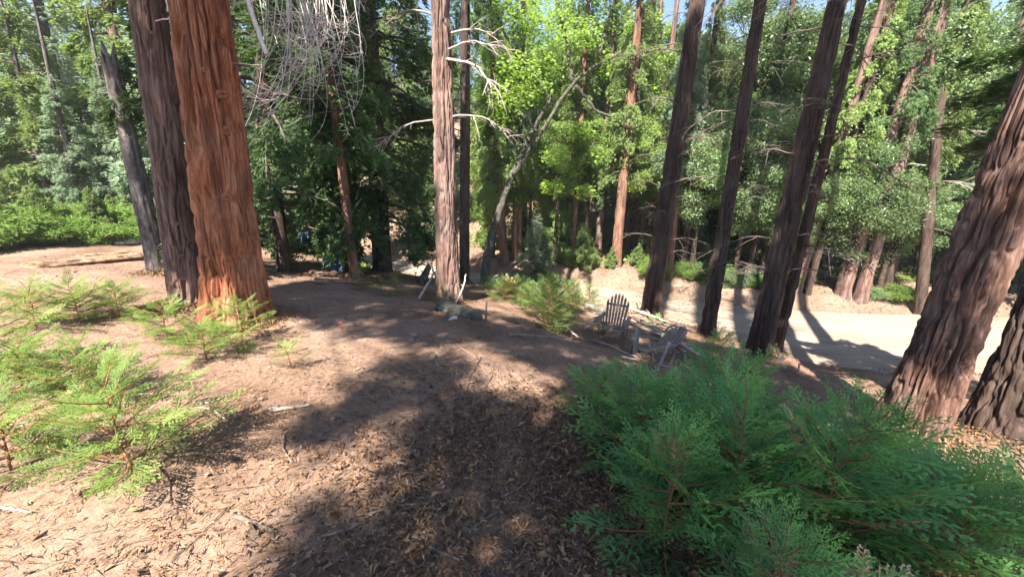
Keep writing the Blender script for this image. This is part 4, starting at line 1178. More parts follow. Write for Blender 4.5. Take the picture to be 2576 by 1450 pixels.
# the big dark-green clump in the right foreground
clump = [((.78, 2.85), .46, .42, 24, 'cedar sapling whose feathery tip reaches toward the sticks, at the clump end nearest the mound'),
         ((1.35, 3.0), .46, .45, 24, 'cedar sapling behind the clump, below the broken low chair'),
         ((1.95, 3.2), .62, .45, 24, 'cedar sapling with an upright tip just below the stick pile'),
         ((2.50, 2.95), .6, .5, 24, 'cedar sapling mid-clump toward the huge furrowed trunk'),
         ((3.05, 2.75), .5, .5, 22, 'low cedar sapling in front of the huge furrowed trunk'),
         ((.92, 2.25), .62, .45, 30, 'cedar sapling spreading over the leaf litter at the clump edge'),
         ((1.45, 2.35), .78, .5, 34, 'dense cedar sapling in the middle of the foreground clump'),
         ((2.05, 2.35), .80, .5, 32, 'dense cedar sapling right of the clump middle'),
         ((2.75, 2.2), .75, .5, 30, 'cedar sapling toward the frame edge below the shaded trunk'),
         ((.80, 1.62), .60, .42, 32, 'low cedar sapling at the photo bottom beside the twigs'),
         ((1.22, 1.62), .82, .42, 34, 'tall bright-tipped cedar sapling near the photo bottom'),
         ((1.68, 1.70), .86, .46, 34, 'orange-stemmed bright cedar sapling nearest the camera'),
         ((2.2, 1.55), .8, .45, 26, 'cedar sapling in the bottom corner of the photo'),
         ((3.3, 2.25), .85, .5, 20, 'dark cedar sapling at the frame edge under the shaded trunk'),
         ((1.05, 1.15), .5, .35, 24, 'cedar sapling cut by the bottom frame edge'),
         ((1.15, 2.65), .5, .45, 28, 'cedar sapling filling the clump behind its dense middle'),
         ((1.75, 2.75), .55, .48, 28, 'cedar sapling between the clump middle and the stick pile'),
         ((2.35, 2.5), .6, .48, 28, 'cedar sapling deep in the clump toward the furrowed trunk'),
         ((1.75, 2.05), .62, .48, 30, 'cedar sapling under the clump middle, half hidden'),
         ((1.4, 1.95), .55, .45, 30, 'cedar sapling tucked between the bright-tipped and the dense ones'),
         ((2.45, 1.9), .66, .48, 28, 'cedar sapling low toward the bottom corner'),
         ((2.9, 1.75), .75, .5, 24, 'cedar sapling at the frame edge, bottom corner')]
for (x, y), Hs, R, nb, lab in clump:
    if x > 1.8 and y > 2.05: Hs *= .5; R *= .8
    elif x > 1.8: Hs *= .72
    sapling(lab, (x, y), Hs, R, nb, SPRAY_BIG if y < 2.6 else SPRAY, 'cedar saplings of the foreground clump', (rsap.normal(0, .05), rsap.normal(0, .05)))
# sunlit saplings on the left
left = [((330, 1190), .78, .42, 20, 'largest sunlit cedar sapling, with bare forked stem, over the leaf litter'),
        ((215, 1020), .62, .42, 18, 'sunlit cedar sapling with a bare stem beside a leaning pale stick'),
        ((520, 905), .48, .36, 16, 'bright sapling in front of the twin trunks'),
        ((610, 860), .62, .4, 16, 'bright sapling hiding the foot of the massive red cedar'),
        ((420, 850), .5, .4, 15, 'bright sapling beside the foot of the grey-brown cedar'),
        ((735, 925), .32, .14, 9, 'tiny lone sapling on the sunny soil beside the red cedar'),
        ((300, 800), .5, .45, 16, 'half-shaded sapling behind the sunlit ones'),
        ((200, 800), .55, .5, 18, 'wide sapling in front of the deep shadow'),
        ((90, 830), .6, .5, 18, 'sapling in front of the deep shadow at the photo edge'),
        ((60, 1010), .6, .5, 18, 'sapling with yellow-green arching tips at the photo edge'),
        ((30, 1180), .55, .42, 16, 'low sapling at the lower photo edge'),
        ((-60, 930), .8, .5, 16, 'tall arching sapling cut by the photo edge')]
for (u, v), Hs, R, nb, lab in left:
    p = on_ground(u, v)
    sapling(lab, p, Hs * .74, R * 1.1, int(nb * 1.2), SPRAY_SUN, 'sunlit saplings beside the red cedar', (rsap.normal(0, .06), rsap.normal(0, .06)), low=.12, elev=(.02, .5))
# small ones further off
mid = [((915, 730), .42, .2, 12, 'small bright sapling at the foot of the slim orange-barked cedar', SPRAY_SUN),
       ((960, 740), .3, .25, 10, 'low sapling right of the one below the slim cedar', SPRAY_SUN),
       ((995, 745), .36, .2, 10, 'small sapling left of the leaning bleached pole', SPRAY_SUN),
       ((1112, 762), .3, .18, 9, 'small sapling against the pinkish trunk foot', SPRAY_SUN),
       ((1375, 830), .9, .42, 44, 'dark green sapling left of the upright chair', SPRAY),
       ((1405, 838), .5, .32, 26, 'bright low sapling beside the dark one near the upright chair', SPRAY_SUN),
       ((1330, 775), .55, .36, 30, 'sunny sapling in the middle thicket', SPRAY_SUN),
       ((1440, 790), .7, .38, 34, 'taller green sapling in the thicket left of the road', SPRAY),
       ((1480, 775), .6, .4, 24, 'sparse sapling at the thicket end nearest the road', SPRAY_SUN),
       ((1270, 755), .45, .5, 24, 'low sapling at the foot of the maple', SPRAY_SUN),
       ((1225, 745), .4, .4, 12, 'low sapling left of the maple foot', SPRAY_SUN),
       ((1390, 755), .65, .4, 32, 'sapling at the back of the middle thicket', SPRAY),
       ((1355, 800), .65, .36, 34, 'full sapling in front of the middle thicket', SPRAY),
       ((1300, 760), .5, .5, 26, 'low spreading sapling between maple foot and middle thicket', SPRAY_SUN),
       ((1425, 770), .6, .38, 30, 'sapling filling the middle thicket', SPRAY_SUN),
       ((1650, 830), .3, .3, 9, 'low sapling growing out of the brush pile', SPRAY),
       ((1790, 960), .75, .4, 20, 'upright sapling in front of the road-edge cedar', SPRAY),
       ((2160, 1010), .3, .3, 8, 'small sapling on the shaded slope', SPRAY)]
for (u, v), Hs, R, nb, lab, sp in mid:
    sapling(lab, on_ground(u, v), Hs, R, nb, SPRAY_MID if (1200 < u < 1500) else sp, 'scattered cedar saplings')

# ------------------------------------------------------------------ trees behind the camera that shade the foreground
def shade_trees():
    rng = np.random.default_rng(23)
    K = SUN / SUN[2]
    sunny = [(1300, 950, .42), (1235, 930, .25), (1220, 880, .18), (1490, 905, .22), (1440, 880, .14), (1380, 950, .2), (930, 1130, .04), (1270, 985, .2), (1150, 905, .15), (1380, 880, .12), (1010, 1240, .03)]
    S = [(on_ground(u, v), r) for u, v, r in sunny]
    pts = []
    for x in np.arange(-1.5, 5.6, .42):
        for y in np.arange(.3, 8.6, .42):
            gx, gy = x + rng.normal(0, .12), y + rng.normal(0, .12)
            edge = np.interp(gy, [0, 1.9, 2.15, 2.4, 2.7, 3.0, 3.3, 4.2, 5, 6], [-1.25, -1.2, -.95, -.85, -1.4, -1.35, -.95, -.85, -1.3, -1.3]) + .12 * math.sin(gy * 7)
            if gx < edge: continue
            if gy > 5.6 and gx < 1.2: continue
            if gx > 3.3 and gy < 4.8: continue
            g = np.array([gx, gy, hz(gx, gy)])
            if float(poly_dist(np.array([gx]), np.array([gy]), road_near)[0]) > -.7: continue
            if any(np.hypot(*(g - s)[:2]) < r + .13 for s, r in S): continue
            if rng.uniform() < (.22 if gx > 1.1 and gy < 3.4 else .05): continue
            hh = rng.uniform(8.5, 12.5) if gy < 5.5 else rng.uniform(11, 14)
            pts.append(g + K * hh)
    for x in np.arange(-3.9, .4, .42):
        for y in np.arange(5.0, 7.4, .42):
            gx, gy = x + rng.normal(0, .14), y + rng.normal(0, .14)
            if rng.uniform() < .3 or (gx > -1.0 and gy > 6.9): continue
            if gy < 5.3 and gx < -2.6: continue
            pts.append(np.array([gx, gy, hz(gx, gy)]) + K * rng.uniform(10, 13))
    for T, uu in ((T_red, .42), (T_twin, .42), (T_snag, .5), (T_mid2, .3)):  # leaf clumps added along the sun rays to dapple these trunks
        for zz in np.arange(.9 if T in (T_red, T_twin, T_snag) else 3.4, 6.5, .42):
            for lx in np.arange(-.4, .41, .26):
                if rng.uniform() < uu: continue
                g = T['base'] + T['ax'] * zz + np.array([lx, -.3, 0])
                pts.append(g + K * (rng.uniform(7.5, 10) if T in (T_red, T_twin) else rng.uniform(12, 15)))
    small = []  # trunk-wide leaf clumps added out of view to keep sun off the leaning cedars
    for T in (T1, T2, T3, T3b):
        for zz in np.arange(.1, 7.5, .3):
            for lx in (-.1, .1):
                if rng.uniform() < .12: continue
                small.append(T['base'] + T['ax'] * zz + np.array([lx, -.1, 0]) + K * rng.uniform(12.5, 14.5))
    nbig = len(pts)
    pts = np.array(pts + small)
    stems = [((-3.3, -7.4), 'tall cedar behind the viewer shading the mound'), ((-.4, -6.2), 'tall cedar behind the viewer shading the fern-like clump'), ((-1.8, -10.2), 'taller cedar further behind the viewer shading the slope')]
    near = np.argmin(np.stack([np.hypot(pts[:, 0] - s[0][0], pts[:, 1] - s[0][1] - (.8 if i == 2 else 0)) for i, s in enumerate(stems)]), axis=0)
    for i, ((x, y), lab) in enumerate(stems):
        o = root('shade_cedar', (x, y, hz(x, y)), lab, 'tree', 'shade cedars behind the viewer')
        B = np.array(o.location)
        link('trunk', trunk_mesh('shade_trunk', (0, 0, 1), 15.5, 10, .32, .24, MAT['bark_dark_shaded'], 40, 60, .3, .03, seed=70 + i), o)
        b = MB()
        for ci in np.nonzero(near == i)[0]:
            c = pts[ci] - B
            n, rad = (150, .36) if ci < nbig else (70, .17)
            P = c + rand_unit(rng, n) * (rng.uniform(0, 1, n) ** .4)[:, None] * np.array([rad, rad, rad * .55])
            D = rng.normal(0, 1, (n, 3)) + np.array([c[0], c[1], -2.0]) * .2
            b.leaves(P, D, np.array([0, 0, 1.0]) + rng.normal(0, .4, (n, 3)), rng.uniform(.12, .3, n), rng.uniform(.05, .09, n), 0, np.clip(rng.normal(.4, .2, n), 0, 1))
            if rng.uniform() < .1:
                b.tube(wiggle((0, 0, c[2] + rng.uniform(.2, 1.2)), c, 8, .04, rng), np.linspace(.03, .008, 8), 5, 1, caps=False)
        link('crown', b.mesh('shade_crown', [MAT['cedar'], WOODM]), o)
shade_trees()

# ------------------------------------------------------------------ slatted garden chairs
def prism(b, outline, thick, R, c, mat=0):
    """flat outline (x, z) extruded along y by thick, then turned and moved"""
    O = np.array(outline, float); n = len(O)
    V = np.vstack([np.stack([O[:, 0], np.full(n, -thick / 2), O[:, 1]], 1), np.stack([O[:, 0], np.full(n, thick / 2), O[:, 1]], 1)])
    V = V @ np.asarray(R).T + np.asarray(c)
    i = np.arange(n); j = (i + 1) % n
    b.add(V, np.stack([i, j, n + j, n + i], 1), None, mat)
    ctr = len(V)
    f = np.array([V[:n].mean(0), V[n:].mean(0)])
    b.add(np.vstack([V, f]), None, np.vstack([np.stack([np.full(n, 2 * n), j, i], 1), np.stack([np.full(n, 2 * n + 1), n + i, n + j], 1)]), mat)
    return b
def rx(a): return np.array(Matrix.Rotation(a, 3, 'X'))
def ry(a): return np.array(Matrix.Rotation(a, 3, 'Y'))
def rz_(a): return np.array(Matrix.Rotation(a, 3, 'Z'))
def chair(label, pos, yaw, pitch=0.0, rollx=0.0, recline=.36, seed=0, broken=False):
    rng = np.random.default_rng(seed)
    o = root('garden_chair', pos, label, 'chair', 'weathered garden chairs')
    o.rotation_euler = (pitch, rollx, yaw)
    o.scale = (.86,) * 3
    M = MAT['driftwood']
    I = np.eye(3)
    # side rails: long boards from the front of the seat to the ground at the back
    for sx in (-.25, .25):
        b = MB()
        prism(b, [(-.36, .27), (-.36, .38), (.0, .31), (.55, .06), (.55, -.02), (.42, -.02), (.0, .2)], .022, rz_(math.pi / 2), (sx, 0, 0))
        link('side_rail', b.mesh('side_rail', M), o)
        b = MB().box((sx * 1.14, -.27, .27), (.024, .09, .56), rx(rng.normal(0, .02)))
        link('front_leg', b.mesh('front_leg', M), o)
        b = MB()
        ol = [(-.47, -.07), (-.44, .06), (-.3, .085), (-.1, .07), (.2, .03), (.36, .02), (.36, -.04), (-.1, -.06), (-.35, -.085)]
        prism(b, [(p, q * (1 if sx > 0 else -1)) for p, q in ol][::(1 if sx > 0 else -1)], .022, rz_(math.pi / 2) @ rx(math.pi / 2), (sx * 1.24, 0, .565))
        ar = link('arm', b.mesh('arm', M), o)
        if broken and sx > 0:
            ar.rotation_euler = (.25, 0, .1)
    for k in range(5):
        b = MB().box((0, -.34 + k * .088, .385 - k * .024 + (.0 if k else -.004)), (.53, .074, .02), rx(-.26 if k else -.1))
        link('seat_slat', b.mesh('seat_slat', M), o)
    # fan back
    n = 7
    slats = []
    Rb = rx(-recline)
    for k in range(n):
        f = (k - (n - 1) / 2)
        w0, w1 = .046, .056
        top = .90 - .011 * f * f * 1.7
        sl = .0035 * f
        x0 = f * .060; x1 = f * .079
        dz = -.022 * f * (1 if True else 0)
        ol = [(x0 - w0 / 2, 0), (x0 + w0 / 2, 0), (x1 + w1 / 2, top - .05 - max(0, f) * .012), (x1 + w1 / 4, top - max(0, f) * .006), (x1 - w1 / 4, top - max(0, -f) * .006), (x1 - w1 / 2, top - .05 - max(0, -f) * .012)]
        b = prism(MB(), ol, .018, Rb, (0, .03 + rng.normal(0, .002), .25))
        slats.append(link('back_slat', b.mesh('back_slat', M)))
    bb = MB()
    for zz, wd in ((.1, .44), (.62, .46)):
        c = np.array([0, .022, zz]) @ Rb.T + np.array([0, .03, .25])
        bb.box(c, (wd, .022, .05), Rb)
    back = link('backrest', bb.mesh('back_braces', M), o)
    for s_ in slats: s_.parent = back
    for sx in (-.29, .29):
        link('arm_support', MB().box((sx, .24, .3), (.022, .05, .5), rx(-.1)).mesh('arm_support', M), o)
    return o
p = on_ground(1540, 868)
chair('upright weathered grey chair with an arched slatted back facing the mound', p + np.array([.05, .25, .0]), math.radians(-24), 0, math.radians(2), seed=1)
p = on_ground(1655, 908)
chair('low tilted grey chair half sunk in the stick pile', p + np.array([-.12, .05, -.16]), math.radians(-76), math.radians(-12), math.radians(-2), .62, seed=2, broken=True)

# ------------------------------------------------------------------ sticks, poles, logs
def stick_obj(name, label, P, r0, r1, mat, cat='stick', group=None, fork=None, sides=7, jitter=.0):
    P = np.asarray(P, float)
    rng = np.random.default_rng(int(abs(P.sum()) * 1000) % 100000)
    n = max(10, len(P) * 4)
    d = np.concatenate([[0], np.cumsum(np.linalg.norm(np.diff(P, axis=0), axis=1))])
    t = np.linspace(0, d[-1], n)
    Q = np.stack([np.interp(t, d, P[:, k]) for k in range(3)], 1)
    Q[1:-1] = Q[:-2] * .25 + Q[1:-1] * .5 + Q[2:] * .25
    Q = Q + rng.normal(0, max(.0015, r0 * .15), Q.shape)
    org = Q[0].copy()
    rad = np.linspace(r0, r1, n) * (1 + rng.normal(0, .08, n))
    b = MB().tube(Q - org, rad, sides)
    if fork:
        for q, vec, L in fork:
            i = int(q * (n - 1)); s = np.linspace(0, 1, 6)[:, None]
            b.tube(Q[i] - org + np.asarray(vec, float) * s * L, np.linspace(rad[i] * .7, rad[i] * .3, 6), 6)
    o = link(name, b.mesh(name, mat, True), None, org)
    return tag(o, label, cat, group)
G = lambda u, v, z=0.0: on_ground(u, v) + np.array([0, 0, z])
def gstick(label, px, r0, r1, mat=MAT['stick'], lift=.01, **kw):
    return stick_obj('fallen_stick', label, [G(u, v, max(r0, lift)) for u, v in px], r0, r1, mat, group='fallen sticks', **kw)
gstick('long forked pale stick lying across the foreground litter', [(812, 1352), (880, 1335), (940, 1290), (1000, 1275), (1065, 1270), (1105, 1262)], .010, .005, MAT['stick'], fork=[(.62, (-.3, .5, .08), .05), (.95, (.8, .3, .05), .08)])
gstick('short pale forked stick near the middle foreground', [(1000, 1165), (1040, 1175), (1075, 1185)], .009, .005, MAT['dead'])
gstick('long grey stick running from the clump to the lower twigs', [(1410, 1145), (1370, 1180), (1300, 1235), (1250, 1260), (1205, 1310)], .008, .005, MAT['stick'], fork=[(.5, (.1, -.4, .5), .06)])
gstick('curved grey stick at the clump edge', [(1425, 1110), (1385, 1130), (1362, 1175)], .009, .006, MAT['dead'])
gstick('straight dark stick in the lower twigs', [(1250, 1290), (1190, 1330), (1140, 1385)], .007, .004)
gstick('stick at the bottom edge pointing up to the mound', [(1040, 1350), (1110, 1395), (1180, 1420)], .008, .005)
gstick('thin curved stick on the shaded mound foot', [(1210, 900), (1180, 950), (1172, 1000), (1130, 1040)], .005, .003)
gstick('thin stick with bent tip left of the mound', [(985, 870), (1010, 900), (1050, 935)], .006, .004)
gstick('long thin stick crossing the mound face', [(1150, 870), (1195, 900), (1225, 945)], .006, .004)
gstick('curved root-like twig on the mound side', [(1240, 945), (1215, 980), (1260, 1030)], .004, .003)
gstick('bleached slab of wood in the sunny litter', [(680, 1035), (730, 1030), (785, 1022)], .018, .008, MAT['dead'])
gstick('pair-ended pale stick in the sunny litter', [(495, 1020), (545, 1010), (585, 992)], .009, .006, MAT['dead'])
gstick('pale stick crossing behind the largest sunlit sapling', [(500, 1025), (540, 1035), (575, 1062)], .005, .003, MAT['dead'])
gstick('curved stick standing from the litter, sunny side', [(715, 1095), (712, 1130), (735, 1165)], .008, .005)
gstick('thin stick beside the curved one, sunny side', [(800, 1115), (815, 1095), (825, 1080)], .005, .003)
gstick('dark bark-covered stick half in shadow at the bottom', [(590, 1300), (650, 1325), (690, 1340)], .014, .01, MAT['dead_dark'])
gstick('pale stick at the lower left edge of the photo', [(0, 1278), (40, 1285), (80, 1292)], .008, .005, MAT['dead'])
gstick('grey stick at the bottom middle', [(820, 1430), (880, 1390), (930, 1360)], .009, .005)
for k, (u0, v0, u1, v1, z0, z1, r, m, lab) in enumerate((
        (1575, 800, 1745, 872, .30, .32, .035, 'dead', 'thick bent log on top of the stick pile'),
        (1572, 835, 1688, 890, .25, .3, .03, 'dead', 'pale thick branch between the two chairs'),
        (1660, 880, 1772, 912, .34, .12, .05, 'dead', 'bleached heavy branch sliding off the stick pile'),
        (1640, 870, 1765, 905, .38, .15, .03, 'dead', 'slimmer branch beside the bleached heavy one'),
        (1592, 812, 1700, 850, .18, .2, .025, 'stick', 'dark branch low in the stick pile'),
        (1600, 830, 1690, 838, .2, .25, .022, 'stick', 'dark branch under the thick bent log'),
        (1672, 862, 1712, 842, .3, .35, .026, 'dead', 'short pale branch crossing the pile above the low chair'),
        (1598, 770, 1632, 805, .35, .2, .02, 'dead', 'pale pole leaning at the foot of the leaning cedar'),
        (1580, 790, 1680, 800, .2, .2, .014, 'stick', 'thin stick at the back of the pile'),
        (1500, 805, 1560, 802, .15, .15, .014, 'stick', 'thin stick behind the upright chair'),
        (1490, 797, 1570, 806, .1, .2, .012, 'stick', 'another thin stick behind the upright chair seat'),
        (1462, 835, 1508, 815, .1, .2, .022, 'dead', 'pale broken branch left of the upright chair'),
        (1590, 895, 1594, 815, .0, .0, .0, 'dead', ''),
        (1490, 860, 1600, 915, .05, .1, .018, 'dead', 'pale curved branch on the crest edge in front of the chairs'),
        (1565, 905, 1700, 942, .05, .1, .016, 'dead', 'bleached branch along the crest edge toward the sapling clump'),
        (1280, 848, 1420, 858, .04, .05, .014, 'stick', 'dark stick on the crest left of the chairs'),
        (1410, 825, 1470, 862, .08, .05, .022, 'dead', 'bleached branch at the foot of the dark green sapling'),
        (1430, 845, 1530, 875, .05, .05, .014, 'dead_dark', 'dark stick among the crest twigs'),
        (1440, 860, 1540, 880, .05, .05, .012, 'dead_dark', 'thin dark stick lowest among the crest twigs'),
        (1600, 905, 1672, 895, .1, .12, .014, 'stick', 'stick under the low chair rail'))):
    if not lab: continue
    a, c = G(u0, v0, z0), G(u1, v1, z1)
    t = np.linspace(0, 1, 5)[:, None]
    mid = a + (c - a) * t + np.random.default_rng(k).normal(0, .03, (5, 3)) * np.array([1, 1, .5]) * (t * (1 - t) * 4)
    stick_obj('pile_branch', lab, mid, r, r * .7, MAT[m], 'branch', 'branches of the stick pile')
pr = np.random.default_rng(207)
for k in range(26):
    u, v = pr.uniform(1590, 1735), 0
    v = 800 + (u - 1575) * .55 + pr.normal(0, 16)
    a = G(u, v, pr.uniform(.02, .18)); L = pr.uniform(.35, 1.1); an = -.55 + pr.normal(0, .45)
    d = np.array([math.cos(an), math.sin(an), pr.normal(-.1, .12)])
    t = np.linspace(0, 1, 5)[:, None]
    P = a + d * (t - .5) * L + pr.normal(0, .025, (5, 3))
    P[:, 2] = np.maximum(P[:, 2], h(P[:, 0], P[:, 1]) + .015)
    stick_obj('pile_branch', 'weathered branch jumbled in the stick pile between the chairs and the road', P, pr.uniform(.012, .03), .008, MAT[('dead', 'stick', 'dead_dark', 'stick')[k % 4]], 'branch', 'jumbled branches of the stick pile')
# upright broken stakes
for (u, v, hgt, lx, r, lab, m) in ((1592, 905, .5, .01, .022, 'upright bleached stake in front of the low chair', 'dead'), (1600, 905, .46, .0, .016, 'second bleached stake touching the first', 'dead'),
                                   (1648, 915, .36, -.14, .022, 'short stake tilted left in front of the low chair', 'dead'), (1650, 930, .42, .16, .022, 'stake tilted right in front of the low chair', 'dead'),
                                   (1664, 925, .3, .03, .018, 'short tan stake beside the tilted ones', 'stick'), (1612, 918, .2, 0, .014, 'stub stake between the taller ones', 'stick'),
                                   (1222, 808, .33, .01, .016, 'dark splintered stake right of the mossy log', 'dead_dark'), (2005, 935, .18, .04, .02, 'short stub standing on the shaded slope', 'stick')):
    g = on_ground(u, v)
    stick_obj('stake', lab, [g - [0, 0, .1], g + [lx * .5, 0, hgt * .5], g + [lx, .03, hgt]], r, r * .8, MAT[m], 'stake')
# bleached poles on the pinkish trunk
def pole(lab, pts, r0, r1, dt=-.35):
    g = on_ground(*pts[0]); t0 = project(g)[2]
    P = [g] + [at_depth(u, v, t0 + dt * k / len(pts) * -1) for k, (u, v) in enumerate(pts[1:], 1)]
    stick_obj('bleached_pole', lab, P, r0, r1, MAT['dead'], 'branch', 'bleached poles at the pinkish trunk', fork=[(.35, (.4, .1, .5), .07), (.6, (-.5, 0, .4), .09)])
pole('bleached pole curving up left of the pinkish trunk', [(1052, 752), (1075, 715), (1090, 690), (1088, 668), (1072, 655)], .03, .014)
pole('straight bleached pole leaning across the pinkish trunk', [(1096, 752), (1115, 705), (1136, 665), (1152, 622)], .026, .012)
pole('short bleached pole right of the pinkish trunk', [(1145, 765), (1160, 735), (1168, 712), (1172, 690)], .022, .015)

def log_obj(name, label, a, c, r, mat, seed, squash=1.0, cat='log'):
    a, c = np.asarray(a, float), np.asarray(c, float)
    rng = np.random.default_rng(seed)
    ax = c - a; L = np.linalg.norm(ax); ax /= L
    seg, rows = 28, 40
    s = np.linspace(0, 1, rows)
    prof = r * (1 - .12 * s) * np.clip(np.minimum(s, 1 - s) * rows / 2.2 + .55, 0, 1) ** .5
    e1 = np.cross(ax, [0, 0, 1.0]); e1 /= np.linalg.norm(e1); e2 = np.cross(e1, ax)
    A = np.arange(seg) / seg * 2 * math.pi
    S_, AA = np.meshgrid(s, A, indexing='ij')
    n = fbm(np.cos(AA) * 2.5, np.sin(AA) * 2.5, S_ * L * 3, seed=seed)
    n2 = fbm(np.cos(AA) * 7, np.sin(AA) * 7, S_ * L * 3, seed=seed + 1)
    rad = prof[:, None] * (1 + .9 * (n - .5) + .5 * (n2 - .5))
    V = (S_[..., None] * L) * ax + rad[..., None] * (np.cos(AA)[..., None] * e1 + np.sin(AA)[..., None] * e2 * squash)
    i = np.arange(rows - 1)[:, None] * seg; j = np.arange(seg)[None]; k = (j + 1) % seg
    q = np.stack([i + j, i + k, i + seg + k, i + seg + j], 2).reshape(-1, 4)
    V = np.vstack([V.reshape(-1, 3), [[0, 0, 0]], [ax * L]])
    j = np.arange(seg); nn = rows * seg
    tr = np.vstack([np.stack([np.full(seg, nn), (j + 1) % seg, j], 1), np.stack([np.full(seg, nn + 1), (rows - 1) * seg + j, (rows - 1) * seg + (j + 1) % seg], 1)])
    o = link(name, MB().add(V, q, tr).mesh(name, mat, True), None, a)
    return tag(o, label, cat)
log_obj('mossy_log', 'short grey mossy log chunk in front of the pinkish trunk', G(1108, 778, .05), G(1200, 806, .05), .14, MAT['log'], 3, .85)
log_obj('rotten_log', 'long flat rotten log with orange wood on the sunny ground', G(60, 672, .0), G(354, 650, .06), .2, MAT['log_rot'], 5, .42)
log_obj('rotten_log', 'crumbling orange slab lying behind the long rotten log', G(200, 648, .0), G(330, 640, .05), .17, MAT['log_rot'], 6, .4)
log_obj('rotten_log', 'darker decayed log half under the twin trees shade', G(790, 712, .05), G(900, 716, .05), .09, MAT['log_rot'], 9, .6)
log_obj('root_snag', 'gnarled root snag left of the pinkish trunk', G(1062, 716, .1), G(1084, 690, .55), .11, MAT['log'], 12, 1.0, 'root')
log_obj('fallen_log', 'grey slab end lying behind the upright chair', G(1470, 780, .12), G(1530, 795, .1), .1, MAT['log'], 14, .8)

# ------------------------------------------------------------------ stones
def rock_mesh(name, seed, mat):
    rng = np.random.default_rng(seed)
    n, m = 9, 14
    th = np.linspace(0, math.pi, n); ph = np.arange(m) / m * 2 * math.pi
    T, P = np.meshgrid(th, ph, indexing='ij')
    d = np.stack([np.sin(T) * np.cos(P), np.sin(T) * np.sin(P), np.cos(T)], 2)
    k = .72 + .56 * fbm(d[..., 0] * 1.6 + seed, d[..., 1] * 1.6, d[..., 2] * 1.6, seed=seed, oct=2)
    V = d * k[..., None] * np.array([1.15, .9, .62])
    V[..., 2] = np.maximum(V[..., 2], -.3)
    i = np.arange(n - 1)[:, None] * m; j = np.arange(m)[None]; kk = (j + 1) % m
    q = np.stack([i + j, i + m + j, i + m + kk, i + kk], 2).reshape(-1, 4)
    return MB().add(V.reshape(-1, 3), q).mesh(name, mat, True)
ROCK = [rock_mesh('stone', 600 + i, MAT['stone']) for i in range(5)]
ROCKP = [rock_mesh('pale_stone', 620 + i, MAT['stone_pale']) for i in range(3)]
def rock(label, u, v, wpx, mesh, group='stones on the mound side', sink=.15):
    g = on_ground(u, v); t = project(g)[2]
    s = wpx * t / FPX / 2
    o = link('stone', mesh, None, g + np.array([0, 0, s * sink]), (0, 0, random.uniform(0, 6.28)), s)
    return tag(o, label, 'stone', group)
c8 = lambda x, y: ((1600 + x / 3.68) * .644, (1150 + y / 3.68) * .644)
for k, (x, y, r, lab) in enumerate(((345, 895, 62, 'largest tan stone beside the mound'), (392, 845, 32, 'grey stone leaning on the largest tan one'), (420, 905, 19, 'small stone right of the largest tan one'),
                                   (545, 800, 24, 'rounded grey stone right of the tan group'), (445, 725, 20, 'small stone above the tan group'), (460, 755, 22, 'flat small stone below another, above the tan group'),
                                   (270, 610, 40, 'orange-tan stone at the shade edge'), (465, 640, 48, 'flat grey stone right of the orange-tan one'), (395, 1015, 46, 'angular tan stone below the largest one'),
                                   (895, 1250, 40, 'yellowish stone low on the mound'), (60, 590, 72, 'flat pale slab at the shade edge'), (125, 655, 42, 'tan stone just under the flat pale slab'), (25, 655, 50, 'tan stone at the sunny end of the stone row'),
                                   (315, 565, 46, 'long flat stone behind the orange-tan one'), (1610, 880, 17, 'tiny pale stone high on the mound'), (1510, 1005, 15, 'tiny pale stone in the middle of the mound'))):
    rock(lab, *c8(x, y), r * 2 / 3.68 * .644, ROCK[k % 5])
rock('white papery rock in front of the mossy log', *c8(640, 345), 17, ROCKP[0], None)
rock('smaller whitish rock left of the white papery one', *c8(590, 358), 11, ROCKP[1], None)
for k, (u, v, w_, lab) in enumerate(((312, 606, 26, 'white boulder left of the broken trunk, tall one'), (335, 612, 34, 'white boulder nearest the broken trunk'), (300, 614, 20, 'small white boulder at the thicket foot'))):
    rock(lab, u, v, w_, ROCKP[k % 3], 'white boulders', .3)

# ------------------------------------------------------------------ blue tarps
def tarp(label, corners, t, nfold, seed, sag=.1):
    rng = np.random.default_rng(seed)
    C = [at_depth(u, v, t) for u, v in corners]       # top-left, top-right, bottom-right, bottom-left
    n, m = 26, 22
    s, r = np.meshgrid(np.linspace(0, 1, n), np.linspace(0, 1, m), indexing='ij')
    top = C[0] + (C[1] - C[0]) * s[..., None]; bot = C[3] + (C[2] - C[3]) * s[..., None]
    V = top + (bot - top) * r[..., None]
    V[..., 2] -= sag * 4 * s * (1 - s) * (1 - r)
    V[..., 1] += (.1 * np.sin(s * nfold * 6.28 + r * 2) + .06 * np.sin(s * nfold * 14 + 3 * r)) * (.4 + .6 * r)
    V[..., 1] += (fbm(s * 5, r * 5, seed=seed) - .5) * .15
    org = V[0, 0].copy(); V = V - org
    i = np.arange(n - 1)[:, None] * m; j = np.arange(m - 1)[None]
    q = np.stack([i + j, i + j + 1, i + m + j + 1, i + m + j], 2).reshape(-1, 4)
    me = MB().add(V.reshape(-1, 3), q).mesh('blue_tarp', MAT['tarp'], True)
    o = link('blue_tarp', me, None, org)
    md = o.modifiers.new('thickness', 'SOLIDIFY'); md.thickness = .006
    return tag(o, label, 'tarp')
tt = project(on_ground(830, 672))[2]
tarp('blue tarp hanging in folds beside the bent dark trunk', [(822, 588), (856, 580), (848, 672), (806, 668)], tt, 2.2, 1)
tarp('small blue tarp piece hanging higher, further from the bent trunk', [(748, 578), (776, 578), (772, 618), (758, 622)], tt + .3, 1.3, 2)
tarp('blue tarp edge lying on the ground below the hanging one', [(818, 678), (888, 662), (886, 676), (815, 690)], tt - .3, 1.0, 3, .0)

